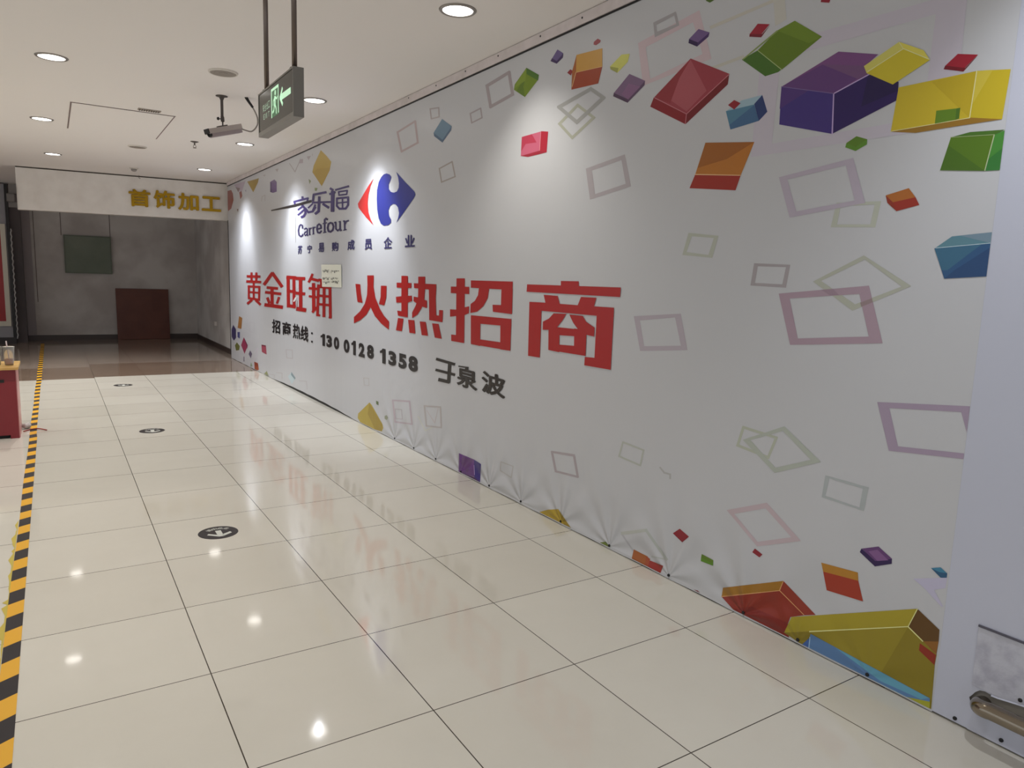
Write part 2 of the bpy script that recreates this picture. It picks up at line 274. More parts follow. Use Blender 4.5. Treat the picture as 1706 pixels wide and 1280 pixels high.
# printed artwork, plus a cut whose dark opening is painted in: layer, colour, corner points (metres along the wall, height)
ART = []
ART.append(("sheet_print", """
1 160,155,165 2.086,2.433 1.287,2.42 1.382,2.373 1.987,2.371
1 160,155,165 1.287,2.42 1.282,1.998 1.387,2.042 1.382,2.373
1 160,155,165 1.282,1.998 2.098,2.001 1.997,2.042 1.387,2.042
1 160,155,165 2.098,2.001 2.086,2.433 1.987,2.371 1.997,2.042
1 165,149,154 2.85,2.643 2.45,2.685 2.484,2.643 2.792,2.609
1 165,149,154 2.45,2.685 2.357,2.456 2.413,2.489 2.484,2.643
1 165,149,154 2.357,2.456 2.796,2.429 2.746,2.451 2.413,2.489
1 165,149,154 2.796,2.429 2.85,2.643 2.792,2.609 2.746,2.451
2 136,133,136 2.748,2.712 2.598,2.721 2.607,2.706 2.726,2.695
2 136,133,136 2.598,2.721 2.57,2.652 2.591,2.664 2.607,2.706
2 136,133,136 2.57,2.652 2.731,2.64 2.717,2.662 2.591,2.664
2 136,133,136 2.731,2.64 2.748,2.712 2.726,2.695 2.717,2.662
1 160,157,149 2.375,2.584 2.041,2.601 2.048,2.614 2.383,2.599
1 161,159,153 2.047,2.611 1.99,2.594 1.975,2.517 2.027,2.505
1 159,157,149 2.352,2.407 2.171,2.417 2.178,2.43 2.36,2.421
2 149,141,153 1.949,1.903 1.629,1.94 1.656,1.917 1.908,1.89
2 149,141,153 1.629,1.94 1.564,1.773 1.606,1.785 1.656,1.917
2 149,141,153 1.564,1.773 1.881,1.738 1.852,1.761 1.606,1.785
2 149,141,153 1.881,1.738 1.949,1.903 1.908,1.89 1.852,1.761
1 151,154,143 1.679,1.782 1.504,1.775 1.527,1.765 1.661,1.768
1 151,154,143 1.504,1.775 1.516,1.684 1.536,1.695 1.527,1.765
1 151,154,143 1.516,1.684 1.694,1.692 1.669,1.701 1.536,1.695
1 151,154,143 1.694,1.692 1.679,1.782 1.661,1.768 1.669,1.701
1 146,149,139 2.426,1.699 2.244,1.679 2.27,1.67 2.404,1.682
1 146,149,139 2.244,1.679 2.271,1.582 2.295,1.595 2.27,1.67
1 146,149,139 2.271,1.582 2.456,1.597 2.43,1.61 2.295,1.595
1 146,149,139 2.456,1.597 2.426,1.699 2.404,1.682 2.43,1.61
1 135,129,132 2.038,1.557 1.859,1.55 1.878,1.541 2.018,1.544
1 135,129,132 1.859,1.55 1.87,1.458 1.889,1.471 1.878,1.541
1 135,129,132 1.87,1.458 2.048,1.463 2.026,1.474 1.889,1.471
1 135,129,132 2.048,1.463 2.038,1.557 2.018,1.544 2.026,1.474
1 144,146,135 1.749,1.485 1.549,1.584 1.543,1.569 1.714,1.488
1 144,146,135 1.549,1.584 1.363,1.476 1.396,1.474 1.543,1.569
1 144,146,135 1.363,1.476 1.572,1.38 1.564,1.404 1.396,1.474
1 144,146,135 1.572,1.38 1.749,1.485 1.714,1.488 1.564,1.404
2 138,119,130 1.902,1.433 1.517,1.474 1.551,1.443 1.848,1.415
2 138,119,130 1.517,1.474 1.443,1.269 1.498,1.289 1.551,1.443
2 138,119,130 1.443,1.269 1.827,1.228 1.794,1.257 1.498,1.289
2 138,119,130 1.827,1.228 1.902,1.433 1.848,1.415 1.794,1.257
3 127,108,119 1.71,1.454 1.659,1.459 1.632,1.436 1.669,1.433
3 123,107,108 1.544,1.411 1.501,1.429 1.496,1.415 1.538,1.396
1 134,121,138 1.44,1.054 1.125,1.09 1.125,1.069 1.396,1.039
1 134,121,138 1.44,1.054 1.399,1.057 1.347,0.908 1.378,0.885
1 134,121,138 1.377,0.905 1.126,0.931 1.125,0.912 1.378,0.885
1 134,121,138 1.152,1.066 1.125,1.071 1.125,1.002
1 146,150,137 2.031,0.853 2.057,0.757 2.043,0.756 2.017,0.852
1 146,150,137 2.057,0.756 1.882,0.738 1.878,0.749 2.052,0.768
1 146,150,137 1.881,0.738 1.846,0.839 1.859,0.841 1.893,0.74
1 146,150,137 1.848,0.841 2.029,0.854 2.032,0.842 1.85,0.83
2 143,148,140 2.023,0.792 1.82,0.891 1.824,0.871 1.983,0.799
2 143,148,140 1.82,0.891 1.64,0.782 1.685,0.78 1.824,0.871
2 143,148,140 1.64,0.782 1.847,0.686 1.845,0.709 1.685,0.78
2 143,148,140 1.847,0.686 2.023,0.792 1.983,0.799 1.845,0.709
1 140,145,146 1.616,0.734 1.437,0.732 1.46,0.721 1.598,0.726
1 140,145,146 1.437,0.732 1.447,0.638 1.465,0.646 1.46,0.721
1 140,145,146 1.447,0.638 1.623,0.643 1.608,0.653 1.465,0.646
1 140,145,146 1.623,0.643 1.616,0.734 1.598,0.726 1.608,0.653
1 157,143,148 2.081,0.455 1.873,0.549 1.877,0.523 2.038,0.45
1 157,143,148 1.873,0.549 1.695,0.438 1.741,0.439 1.877,0.523
1 157,143,148 1.695,0.438 1.903,0.344 1.902,0.365 1.741,0.439
1 157,143,148 1.903,0.344 2.081,0.455 2.038,0.45 1.902,0.365
1 147,150,144 2.804,0.614 2.635,0.605 2.631,0.614 2.8,0.624
1 147,150,144 2.643,0.613 2.662,0.521 2.65,0.522 2.63,0.614
1 147,150,144 2.649,0.53 2.824,0.542 2.829,0.532 2.653,0.52
1 147,150,144 2.816,0.533 2.79,0.622 2.803,0.622 2.829,0.533
1 143,143,143 2.52,0.547 2.483,0.524 2.474,0.532 2.512,0.554
1 143,143,143 2.487,0.525 2.438,0.527 2.436,0.536 2.485,0.534
1 143,143,143 2.447,0.533 2.445,0.506 2.433,0.509 2.436,0.536
1 140,132,136 3.44,0.417 3.205,0.447 3.203,0.461 3.438,0.431
1 140,132,136 3.224,0.454 3.176,0.326 3.156,0.334 3.204,0.461
1 140,132,136 3.158,0.342 3.389,0.321 3.394,0.307 3.162,0.329
1 140,132,136 3.37,0.314 3.421,0.434 3.443,0.426 3.392,0.306
1 151,153,148 2.77,0.111 2.573,0.194 2.577,0.21 2.775,0.128
1 145,149,145 2.597,0.195 2.43,0.087 2.416,0.1 2.582,0.208
1 146,146,150 2.766,0.112 2.675,0.054 2.666,0.062 2.756,0.12
1 149,151,149 2.424,0.101 2.534,0.078 2.535,0.07 2.425,0.093
1 151,147,147 6.583,0.464 6.44,0.48 6.44,0.485 6.582,0.469
1 151,147,147 6.451,0.483 6.441,0.409 6.429,0.41 6.439,0.485
1 151,147,147 6.43,0.414 6.569,0.402 6.571,0.397 6.431,0.409
1 151,147,147 6.559,0.399 6.572,0.469 6.584,0.468 6.571,0.397
1 152,141,148 5.878,0.35 5.496,0.401 5.494,0.415 5.875,0.365
1 152,141,148 5.525,0.408 5.464,0.21 5.432,0.218 5.493,0.414
1 152,141,148 5.435,0.228 5.817,0.179 5.822,0.164 5.439,0.214
1 152,141,148 5.787,0.171 5.847,0.368 5.882,0.361 5.821,0.163
2 148,141,145 5.814,0.287 5.665,0.306 5.664,0.311 5.813,0.292
2 148,141,145 5.676,0.309 5.656,0.223 5.644,0.226 5.664,0.311
2 148,141,145 5.645,0.23 5.793,0.208 5.794,0.203 5.646,0.225
2 148,141,145 5.782,0.206 5.802,0.293 5.815,0.29 5.795,0.203
2 148,143,143 5.227,0.408 4.92,0.449 4.918,0.461 5.225,0.42
2 148,143,143 4.942,0.456 4.919,0.287 4.894,0.292 4.917,0.461
2 148,143,143 4.896,0.301 5.183,0.262 5.186,0.249 4.898,0.289
2 148,143,143 5.159,0.255 5.203,0.423 5.23,0.417 5.186,0.249
1 167,167,154 5.34,0.308 5.197,0.209 5.185,0.213 5.329,0.312
1 167,167,154 5.195,0.209 5.064,0.262 5.069,0.266 5.201,0.213
1 158,150,152 5.176,0.383 5.024,0.305 5.014,0.31 5.165,0.388
1 158,150,152 5.017,0.307 4.961,0.444 4.972,0.443 5.029,0.306
1 151,149,148 4.02,0.223 3.856,0.229 3.852,0.236 4.016,0.23
1 151,149,148 3.864,0.234 3.882,0.147 3.87,0.149 3.852,0.236
1 151,149,148 3.868,0.154 4.018,0.169 4.025,0.161 3.875,0.146
1 151,149,148 4.011,0.163 4.006,0.231 4.019,0.228 4.024,0.16
1 156,154,159 11.356,0.697 11.035,0.708 11.031,0.714 11.352,0.703
1 156,154,159 11.054,0.712 11.084,0.561 11.06,0.563 11.03,0.713
1 156,154,159 11.06,0.567 11.365,0.555 11.369,0.549 11.064,0.561
1 156,154,159 11.345,0.551 11.332,0.704 11.356,0.702 11.37,0.549
1 149,145,147 9.348,0.471 9.041,0.496 9.039,0.503 9.346,0.478
1 149,145,147 9.063,0.5 9.05,0.388 9.025,0.391 9.038,0.503
1 149,145,147 9.026,0.397 9.315,0.375 9.318,0.367 9.029,0.389
1 149,145,147 9.292,0.371 9.324,0.48 9.351,0.476 9.318,0.367
1 149,146,147 9.841,0.108 9.532,0.14 9.53,0.147 9.838,0.116
1 149,146,147 9.556,0.144 9.56,0.056 9.532,0.06 9.528,0.147
1 151,148,149 10.22,0.038 9.92,0.065 9.916,0.072 10.215,0.045
1 151,148,149 9.939,0.069 9.964,0.006 9.94,0.009 9.914,0.072
1 149,146,150 8.76,0.141 8.446,0.177 8.444,0.185 8.758,0.149
1 149,146,150 8.47,0.181 8.441,0.082 8.414,0.086 8.444,0.185
1 170,162,174 11.073,0.256 10.848,0.353 10.872,0.355 11.097,0.258
1 170,162,174 10.88,0.353 10.95,0.228 10.921,0.23 10.851,0.355
1 170,162,174 10.94,0.236 11.105,0.157 11.08,0.156 10.915,0.235
1 146,138,146 2.768,1.29 2.442,1.321 2.477,1.301 2.721,1.271
1 146,138,146 2.442,1.321 2.383,1.152 2.427,1.169 2.477,1.301
1 146,138,146 2.383,1.152 2.706,1.116 2.679,1.143 2.427,1.169
1 146,138,146 2.706,1.116 2.768,1.29 2.721,1.271 2.679,1.143
1 142,136,140 3.224,2.078 2.905,2.114 2.929,2.089 3.169,2.062
1 142,136,140 2.905,2.114 2.844,1.948 2.886,1.965 2.929,2.089
1 142,136,140 2.844,1.948 3.174,1.907 3.132,1.933 2.886,1.965
1 142,136,140 3.174,1.907 3.224,2.078 3.169,2.062 3.132,1.933
1 135,127,130 4.335,2.725 4.037,2.755 4.057,2.776 4.358,2.747
1 135,127,130 4.081,2.775 4.024,2.615 3.988,2.611 4.044,2.77
1 135,127,130 4.005,2.632 4.303,2.603 4.282,2.582 3.986,2.612
1 135,127,130 4.256,2.583 4.316,2.743 4.356,2.748 4.295,2.587
1 139,131,133 5.201,2.737 5.037,2.718 5.04,2.728 5.205,2.747
1 139,131,133 5.057,2.729 5.048,2.654 5.028,2.651 5.036,2.726
1 139,131,133 5.033,2.661 5.181,2.669 5.176,2.659 5.028,2.651
1 139,131,133 5.158,2.659 5.185,2.743 5.206,2.746 5.18,2.661
1 137,129,132 4.557,2.592 4.4,2.603 4.409,2.613 4.566,2.602
1 137,129,132 4.421,2.612 4.397,2.54 4.38,2.538 4.403,2.61
1 137,129,132 4.388,2.548 4.543,2.535 4.534,2.526 4.379,2.538
1 137,129,132 4.521,2.526 4.547,2.6 4.566,2.602 4.54,2.528
1 146,132,134 5.814,2.652 5.441,2.687 5.461,2.703 5.835,2.668
1 146,132,134 5.483,2.702 5.424,2.515 5.388,2.512 5.447,2.698
1 146,132,134 5.404,2.529 5.749,2.5 5.729,2.483 5.387,2.513
1 146,132,134 5.702,2.485 5.794,2.667 5.834,2.67 5.741,2.487
1 133,126,123 5.021,2.27 4.801,2.299 4.811,2.309 5.032,2.28
1 133,126,123 4.825,2.307 4.769,2.187 4.749,2.187 4.805,2.307
1 133,126,123 4.757,2.197 4.99,2.177 4.982,2.167 4.749,2.187
1 133,126,123 4.966,2.169 5.009,2.279 5.031,2.28 4.987,2.169
2 132,132,131 3.503,2.441 3.193,2.488 3.21,2.508 3.523,2.462
2 132,132,131 3.232,2.497 3.098,2.417 3.081,2.429 3.215,2.509
2 132,132,131 3.103,2.442 3.346,2.346 3.322,2.328 3.08,2.424
2 132,132,131 3.303,2.34 3.501,2.466 3.523,2.455 3.324,2.328
1 140,141,129 3.486,2.348 3.308,2.428 3.327,2.442 3.507,2.362
1 140,141,129 3.34,2.432 3.173,2.331 3.159,2.34 3.325,2.442
1 140,141,129 3.176,2.35 3.378,2.266 3.359,2.253 3.159,2.337
1 140,141,129 3.345,2.261 3.487,2.368 3.507,2.361 3.363,2.253
1 135,129,131 9.093,2.788 8.85,2.656 8.824,2.658 9.065,2.789
1 135,129,131 8.834,2.654 8.59,2.781 8.617,2.787 8.863,2.661
1 140,130,138 8.658,2.779 8.516,2.773 8.517,2.726 8.659,2.737
1 138,130,136 8.371,2.779 8.213,2.769 8.301,2.732
1 138,131,136 8.169,2.786 8.17,2.762 8.153,2.76 8.152,2.784
1 137,131,131 9.735,2.789 9.575,2.78 9.646,2.744
1 142,137,137 10.4,2.78 10.246,2.777 10.273,2.755
1 144,139,137 10.481,2.437 10.431,2.502 10.457,2.505 10.507,2.44
1 144,139,137 10.45,2.497 10.275,2.504 10.286,2.511 10.461,2.504
1 144,139,137 10.302,2.511 10.307,2.431 10.282,2.429 10.277,2.509
1 148,137,150 12.233,2.824 11.448,2.806 11.715,2.658 11.973,2.708
1 114,96,96 12.135,2.779 11.804,2.735 11.942,2.684
2 147,123,42 7.862,2.784 7.659,2.695 7.518,2.621 7.57,2.541 7.837,2.403 8.165,2.586 8.113,2.651
3 141,116,40 8.165,2.586 8.013,2.6 7.554,2.568 7.837,2.403
2 132,109,39 11.328,2.785 10.614,2.764 10.672,2.712 10.96,2.601
2 85,62,108 10.005,2.655 9.789,2.666 9.675,2.623 9.682,2.502 9.869,2.501 10.013,2.525
3 85,69,103 9.933,2.636 9.799,2.659 9.689,2.624 9.815,2.619
3 60,45,80 10.005,2.655 9.923,2.638 9.931,2.511 10.013,2.525
2 117,55,51 12.745,2.771 12.452,2.763 12.332,2.695 12.301,2.59 12.485,2.47 12.783,2.447
2 117,61,55 11.876,2.678 11.712,2.683 11.668,2.605 11.801,2.566
2 106,112,83 8.307,2.526 8.213,2.494 8.273,2.465
2 106,117,81 8.084,2.41 7.984,2.396 8.018,2.367 8.078,2.376
2 95,60,50 12.068,2.435 11.967,2.433 11.992,2.383
2 124,120,136 11.491,2.68 11.399,2.672 11.414,2.639
3 125,45,55 2.484,2.486 2.249,2.369 2.487,2.242 2.713,2.357
4 139,67,75 2.484,2.482 2.373,2.323 2.488,2.254 2.6,2.326 2.549,2.418
4 117,35,43 2.484,2.482 2.548,2.413 2.598,2.31 2.71,2.357
3 109,17,27 2.713,2.359 2.487,2.242 2.49,2.197 2.735,2.319
3 93,15,23 2.487,2.242 2.249,2.369 2.253,2.326 2.49,2.197
5 158,99,107 2.712,2.356 2.486,2.24 2.485,2.243 2.71,2.359
5 158,99,107 2.487,2.24 2.246,2.366 2.249,2.369 2.49,2.243
5 158,99,107 2.489,2.244 2.493,2.198 2.488,2.197 2.485,2.243
3 92,72,112 2.447,2.604 2.379,2.572 2.445,2.546 2.502,2.575
3 38,24,62 2.502,2.575 2.445,2.546 2.449,2.529 2.504,2.558
3 55,35,80 2.445,2.546 2.379,2.572 2.384,2.555 2.449,2.529
3 129,27,43 2.116,2.538 2.055,2.52 2.092,2.492 2.154,2.507
3 97,19,33 2.154,2.509 2.089,2.491 2.054,2.515 2.093,2.479 2.155,2.497
3 79,100,26 1.935,2.501 1.806,2.409 1.979,2.326 2.106,2.431 2.016,2.485
3 56,88,29 2.106,2.431 1.979,2.328 1.994,2.321 2.057,2.318 2.186,2.413
4 90,111,33 2.016,2.485 1.935,2.501 1.806,2.409 1.862,2.399
4 111,126,73 2.016,2.487 2.009,2.482 2.177,2.41 2.186,2.413
5 141,153,103 2.108,2.431 1.979,2.326 1.977,2.328 2.106,2.433
3 66,104,126 2.253,2.214 2.102,2.215 2.071,2.144 2.22,2.132
3 126,149,161 2.169,2.244 2.064,2.246 2.102,2.215 2.253,2.214
3 30,46,90 2.064,2.246 2.032,2.174 2.071,2.144 2.102,2.217
5 117,25,35 2.243,2.238 2.211,2.253 2.174,2.233 2.207,2.213
4 52,83,115 2.228,2.152 2.101,2.213 2.071,2.144 2.22,2.132
3 98,60,104 1.73,2.337 1.571,2.29 1.619,2.258 1.603,2.227 1.733,2.188 1.972,2.26
4 80,50,98 1.972,2.26 1.793,2.305 1.642,2.223 1.733,2.188
4 93,64,99 1.793,2.305 1.619,2.262 1.603,2.227 1.641,2.221
3 52,38,100 1.972,2.26 1.733,2.188 1.725,2.04 1.968,2.113
4 64,42,98 1.972,2.257 1.843,2.221 1.972,2.174
3 36,20,74 1.733,2.188 1.601,2.231 1.485,2.179 1.483,2.118 1.725,2.04
4 28,16,60 1.601,2.231 1.485,2.179 1.484,2.149 1.617,2.119
6 154,135,172 1.736,2.19 1.727,2.04 1.721,2.039 1.731,2.189
6 154,135,172 1.734,2.185 1.596,2.226 1.598,2.23 1.736,2.189
6 99,83,123 1.973,2.259 1.732,2.186 1.732,2.189 1.973,2.262
7 172,166,84 1.498,2.314 1.481,2.287 1.608,2.234 1.621,2.261
7 168,154,39 1.481,2.287 1.385,2.228 1.505,2.174 1.608,2.234
7 181,172,75 1.498,2.314 1.409,2.265 1.383,2.227 1.481,2.287
8 199,195,143 1.499,2.313 1.481,2.286 1.479,2.286 1.497,2.313
8 199,195,143 1.482,2.287 1.385,2.229 1.384,2.231 1.481,2.289
8 199,195,143 1.481,2.288 1.606,2.239 1.604,2.237 1.479,2.286
3 133,25,41 1.296,2.227 1.233,2.21 1.27,2.177 1.332,2.198
3 97,18,29 1.332,2.199 1.268,2.177 1.233,2.209 1.272,2.167 1.336,2.188
4 165,146,36 1.483,2.16 1.23,2.16 1.235,2.016 1.495,2.013
5 157,137,31 1.371,2.156 1.23,2.16 1.235,2.016
4 163,145,31 1.23,2.16 1.132,2.144 1.139,1.997 1.235,2.018
5 170,154,53 1.23,2.16 1.183,2.153 1.232,2.058
4 124,92,31 1.495,2.013 1.235,2.018 1.139,1.997 1.28,1.997 1.406,1.996
6 190,183,134 1.232,2.162 1.237,2.017 1.234,2.016 1.229,2.161
6 190,183,134 1.496,2.013 1.234,2.016 1.235,2.018 1.497,2.015
7 79,108,27 1.344,2.058 1.28,2.054 1.279,2.018 1.344,2.016
7 61,92,27 1.28,2.054 1.268,2.054 1.268,2.02 1.279,2.018
4 68,97,21 1.287,1.964 1.155,1.953 1.17,1.844 1.31,1.861
5 58,87,21 1.292,1.939 1.17,1.844 1.31,1.861
4 42,98,42 1.155,1.953 1.113,1.962 1.113,1.842 1.17,1.844
5 56,112,42 1.155,1.953 1.113,1.962 1.111,1.908 1.164,1.88
4 58,91,29 1.287,1.964 1.229,1.972 1.113,1.964 1.155,1.953
6 149,158,126 1.157,1.955 1.172,1.845 1.169,1.844 1.154,1.953
6 126,141,96 1.288,1.963 1.154,1.952 1.155,1.954 1.288,1.965
3 73,103,29 1.624,2.017 1.581,2 1.624,1.978 1.662,1.998
3 75,112,34 1.662,1.998 1.624,1.978 1.581,2 1.58,1.982 1.622,1.964 1.665,1.983
3 149,92,30 2.359,2.096 2.086,2.061 2.145,1.931 2.408,1.962
4 128,75,24 2.359,2.096 2.086,2.061 2.227,2.009 2.397,1.989
3 126,31,19 2.408,1.962 2.145,1.931 2.167,1.87 2.438,1.903
5 192,156,116 2.41,1.96 2.143,1.929 2.143,1.932 2.41,1.964
3 142,83,32 1.489,1.794 1.409,1.812 1.382,1.779 1.46,1.768
3 126,37,24 1.46,1.768 1.382,1.779 1.366,1.752 1.444,1.736
3 117,39,24 1.489,1.794 1.46,1.768 1.444,1.736 1.48,1.767
3 74,109,121 1.297,1.605 1.247,1.642 1.117,1.651 1.119,1.617
4 95,115,129 1.219,1.643 1.117,1.651 1.119,1.617
3 36,69,105 1.299,1.604 1.119,1.617 1.12,1.512 1.256,1.503
4 46,85,109 1.299,1.603 1.153,1.614 1.249,1.531 1.267,1.531
4 30,58,95 1.119,1.603 1.12,1.512 1.256,1.503 1.227,1.531
5 154,172,181 1.294,1.604 1.118,1.616 1.119,1.618 1.295,1.606
3 65,88,35 2.419,2.738 2.365,2.722 2.363,2.703 2.389,2.699 2.412,2.713
3 117,26,39 1.822,2.561 1.779,2.549 1.788,2.525 1.825,2.538
3 93,114,23 3.858,2.748 3.855,2.711 3.729,2.649 3.864,2.577 3.994,2.646 3.985,2.677
4 58,90,27 3.858,2.748 3.719,2.677 3.726,2.646 3.855,2.711
4 76,99,24 3.855,2.711 3.885,2.643 3.864,2.577 3.964,2.631
4 103,123,35 3.857,2.746 3.967,2.678 3.983,2.653 3.861,2.675
3 84,72,112 3.538,2.778 3.479,2.743 3.541,2.715 3.589,2.74
3 54,40,76 3.589,2.742 3.541,2.715 3.479,2.743 3.482,2.721 3.54,2.7 3.604,2.729
3 129,63,69 3.204,2.736 3.172,2.745 3.145,2.729 3.151,2.72 3.183,2.714 3.206,2.723
3 164,124,58 3.354,2.705 3.129,2.686 3.122,2.592 3.351,2.612
3 134,75,35 3.354,2.703 3.351,2.612 3.388,2.529 3.388,2.625
3 128,53,31 3.351,2.612 3.122,2.592 3.15,2.512 3.388,2.527
4 197,161,116 3.121,2.593 3.354,2.613 3.353,2.611 3.12,2.591
4 197,161,116 3.353,2.614 3.384,2.542 3.38,2.541 3.349,2.612
3 117,35,39 3.434,2.628 3.406,2.64 3.382,2.627 3.398,2.605
3 166,166,78 3.058,2.578 2.97,2.617 2.908,2.606 2.919,2.57 2.997,2.533
4 126,128,58 3.058,2.578 2.989,2.555 2.997,2.533 3.053,2.563
3 99,77,104 2.902,2.508 2.782,2.45 2.901,2.384 3.016,2.438
4 110,79,110 2.904,2.462 2.815,2.429 2.901,2.384 2.954,2.419
3 62,44,66 3.016,2.438 2.901,2.384 2.904,2.368 3.021,2.422
3 74,56,80 2.901,2.384 2.782,2.45 2.784,2.43 2.904,2.368
3 161,77,99 3.884,2.343 3.676,2.344 3.682,2.232 3.889,2.226
4 149,42,64 3.884,2.343 3.772,2.342 3.718,2.287 3.837,2.294 3.887,2.254
3 141,24,42 3.676,2.346 3.6,2.332 3.608,2.214 3.682,2.232
3 129,26,43 3.889,2.228 3.682,2.234 3.608,2.214 3.806,2.212
5 187,124,132 3.678,2.345 3.684,2.234 3.679,2.234 3.674,2.344
3 77,104,124 4.987,2.633 4.83,2.556 4.975,2.479 5.126,2.554
3 56,78,100 5.126,2.554 4.975,2.481 4.83,2.556 4.838,2.528 4.974,2.46 5.117,2.528
3 132,92,27 2.067,0.09 1.759,0.242 1.772,0.194 2.071,0.045
3 116,37,24 2.071,0.045 1.774,0.193 1.648,0.137 1.71,0.103 1.732,0.022 1.708,-0.002 2.001,-0.002
3 120,42,29 1.759,0.242 1.599,0.16 1.648,0.137 1.772,0.194
4 105,28,21 2.001,-0.002 1.906,0.067 1.72,0.072 1.708,-0.002
5 179,134,89 2.072,0.043 1.771,0.193 1.771,0.196 2.073,0.046
5 179,134,89 1.775,0.193 1.65,0.136 1.648,0.139 1.772,0.196
5 179,134,89 1.771,0.193 1.757,0.242 1.76,0.242 1.775,0.193
4 139,126,35 1.705,0.105 1.214,0.349 1.239,0.271 1.733,0.023
4 113,100,26 1.733,0.023 1.239,0.271 1.183,0.241 1.134,0.214 1.136,0.176 1.13,0.012 1.189,0.01 1.66,-0.001
5 124,111,31 1.617,0.08 1.239,0.269 1.321,0.039
4 78,53,20 1.216,0.349 1.135,0.305 1.133,0.263 1.184,0.24 1.239,0.271
5 116,76,29 1.183,0.241 1.133,0.263 1.135,0.215
6 117,37,23 1.193,0.229 1.136,0.212 1.137,0.174 1.193,0.202
7 202,194,128 1.619,0.077 1.237,0.27 1.238,0.273 1.619,0.082
7 202,194,128 1.241,0.269 1.184,0.238 1.182,0.242 1.239,0.273
7 202,194,128 1.238,0.269 1.213,0.348 1.216,0.349 1.241,0.269
8 75,106,145 1.612,0.073 1.138,0.049 1.137,0.03 1.189,0.01 1.621,-0.001
9 83,134,155 1.502,0.066 1.141,0.048 1.166,0.03 1.312,0.022
9 53,81,135 1.644,0.002 1.614,0.056 1.617,0.001
10 135,163,186 1.615,0.059 1.615,0.007 1.611,0.008 1.611,0.06
9 137,137,39 1.215,0.003 1.136,0.037 1.135,0.007
9 81,135,163 1.375,0.011 1.19,0.015 1.261,0.001 1.359,-0.006
3 148,103,35 1.597,0.381 1.444,0.397 1.439,0.366 1.585,0.348
3 133,45,28 1.585,0.348 1.439,0.366 1.412,0.294 1.562,0.279
3 81,50,94 1.438,0.494 1.377,0.523 1.323,0.495 1.341,0.478 1.383,0.463
4 106,73,115 1.413,0.492 1.379,0.51 1.335,0.485 1.375,0.468
3 37,21,63 1.445,0.478 1.44,0.494 1.383,0.465 1.323,0.495 1.322,0.476 1.382,0.444
4 53,106,131 1.187,0.51 1.156,0.524 1.134,0.511 1.157,0.506
3 37,72,101 1.187,0.51 1.157,0.506 1.133,0.511 1.133,0.495 1.152,0.488
1 157,154,173 1.242,0.45 1.132,0.496 1.133,0.458 1.168,0.437 1.133,0.391 1.138,0.388 1.205,0.433
3 115,24,35 2.354,0.28 2.292,0.26 2.332,0.218 2.397,0.243
4 110,24,36 2.397,0.243 2.333,0.229 2.292,0.26 2.332,0.218
3 77,103,26 2.206,0.203 2.134,0.198 2.14,0.18 2.208,0.183
4 76,112,30 2.208,0.186 2.142,0.182 2.134,0.196 2.134,0.171 2.208,0.167
3 115,27,37 1.913,0.331 1.872,0.318 1.886,0.3 1.925,0.31
3 100,36,42 2.24,0.007 2.214,0.018 2.199,0 2.231,-0
3 131,72,29 2.666,0.067 2.558,0.065 2.57,-0.005 2.677,0.001
3 125,35,27 2.56,0.049 2.447,0.056 2.463,-0.004 2.581,-0.006
4 131,59,29 2.569,0.064 2.541,0.058 2.554,0.001 2.577,-0.001
3 146,123,35 3.538,0.008 3.448,0.054 3.342,0.089 3.208,0.009 3.355,0.001
4 120,100,29 3.342,0.088 3.208,0.009 3.28,0.003
3 87,99,39 2.942,0.008 2.892,0.034 2.857,0.016 2.869,-0
3 148,130,51 6.422,0.249 6.364,0.234 6.097,0.098 6.078,0.064 6.11,0.026 6.275,-0.01 6.666,-0.009 6.735,0.041 6.723,0.089
4 134,114,42 6.422,0.244 6.464,0.129 6.275,-0.008 6.11,0.029 6.097,0.092
3 79,93,59 6.257,0.293 6.196,0.292 6.195,0.259 6.251,0.263
3 118,123,102 6.045,0.183 6.001,0.2 5.964,0.183 5.992,0.155 6.045,0.158
3 84,48,104 4.609,0.154 4.378,0.158 4.365,0.031 4.608,0.013
4 80,49,93 4.53,0.144 4.394,0.15 4.473,0.038 4.598,0.094
3 46,34,98 4.378,0.158 4.277,0.148 4.284,0.01 4.368,0.028
3 64,34,74 4.608,0.013 4.368,0.028 4.284,0.01 4.403,-0 4.639,0.01
5 154,135,172 4.379,0.117 4.369,0.045 4.362,0.047 4.373,0.118
3 132,90,47 12.075,0.751 11.847,0.735 11.931,0.556 12.199,0.553
3 48,44,80 12.533,0.581 12.337,0.52 12.337,0.381 12.518,0.316 12.682,0.368 12.668,0.496
3 63,66,109 12.22,0.483 12.045,0.499 12.056,0.392 12.229,0.398
3 88,91,44 12.288,0.308 12.068,0.267 12.13,0.196 12.359,0.166 12.438,0.245
3 125,42,70 11.769,0.436 11.507,0.333 11.741,0.175 11.97,0.291
4 100,34,60 11.769,0.436 11.507,0.333 11.564,0.269 11.622,0.338
3 82,74,94 11.35,0.268 11.231,0.227 11.323,0.151 11.456,0.2
3 97,92,108 11.815,0.123 11.823,0.044 11.762,0.05 11.755,0.129
3 133,58,74 10.636,0.423 10.376,0.434 10.342,0.308 10.616,0.317
4 93,32,48 10.636,0.423 10.376,0.434 10.409,0.415 10.61,0.405
3 134,64,35 11.101,0.122 10.873,0.124 10.816,0.033 10.918,-0.022 11.081,0
4 117,47,29 11.101,0.122 10.873,0.124 10.842,0.074 11.088,0.06
3 114,118,76 10.346,0.072 10.252,-0.006 10.513,-0.01
3 155,169,174 9.096,0.214 8.91,0.16 9.081,0.057 9.255,0.133
4 101,119,126 9.096,0.214 8.91,0.16 8.948,0.134 9.119,0.175
3 108,126,101 11.316,0.091 11.216,0.042 11.359,0.016
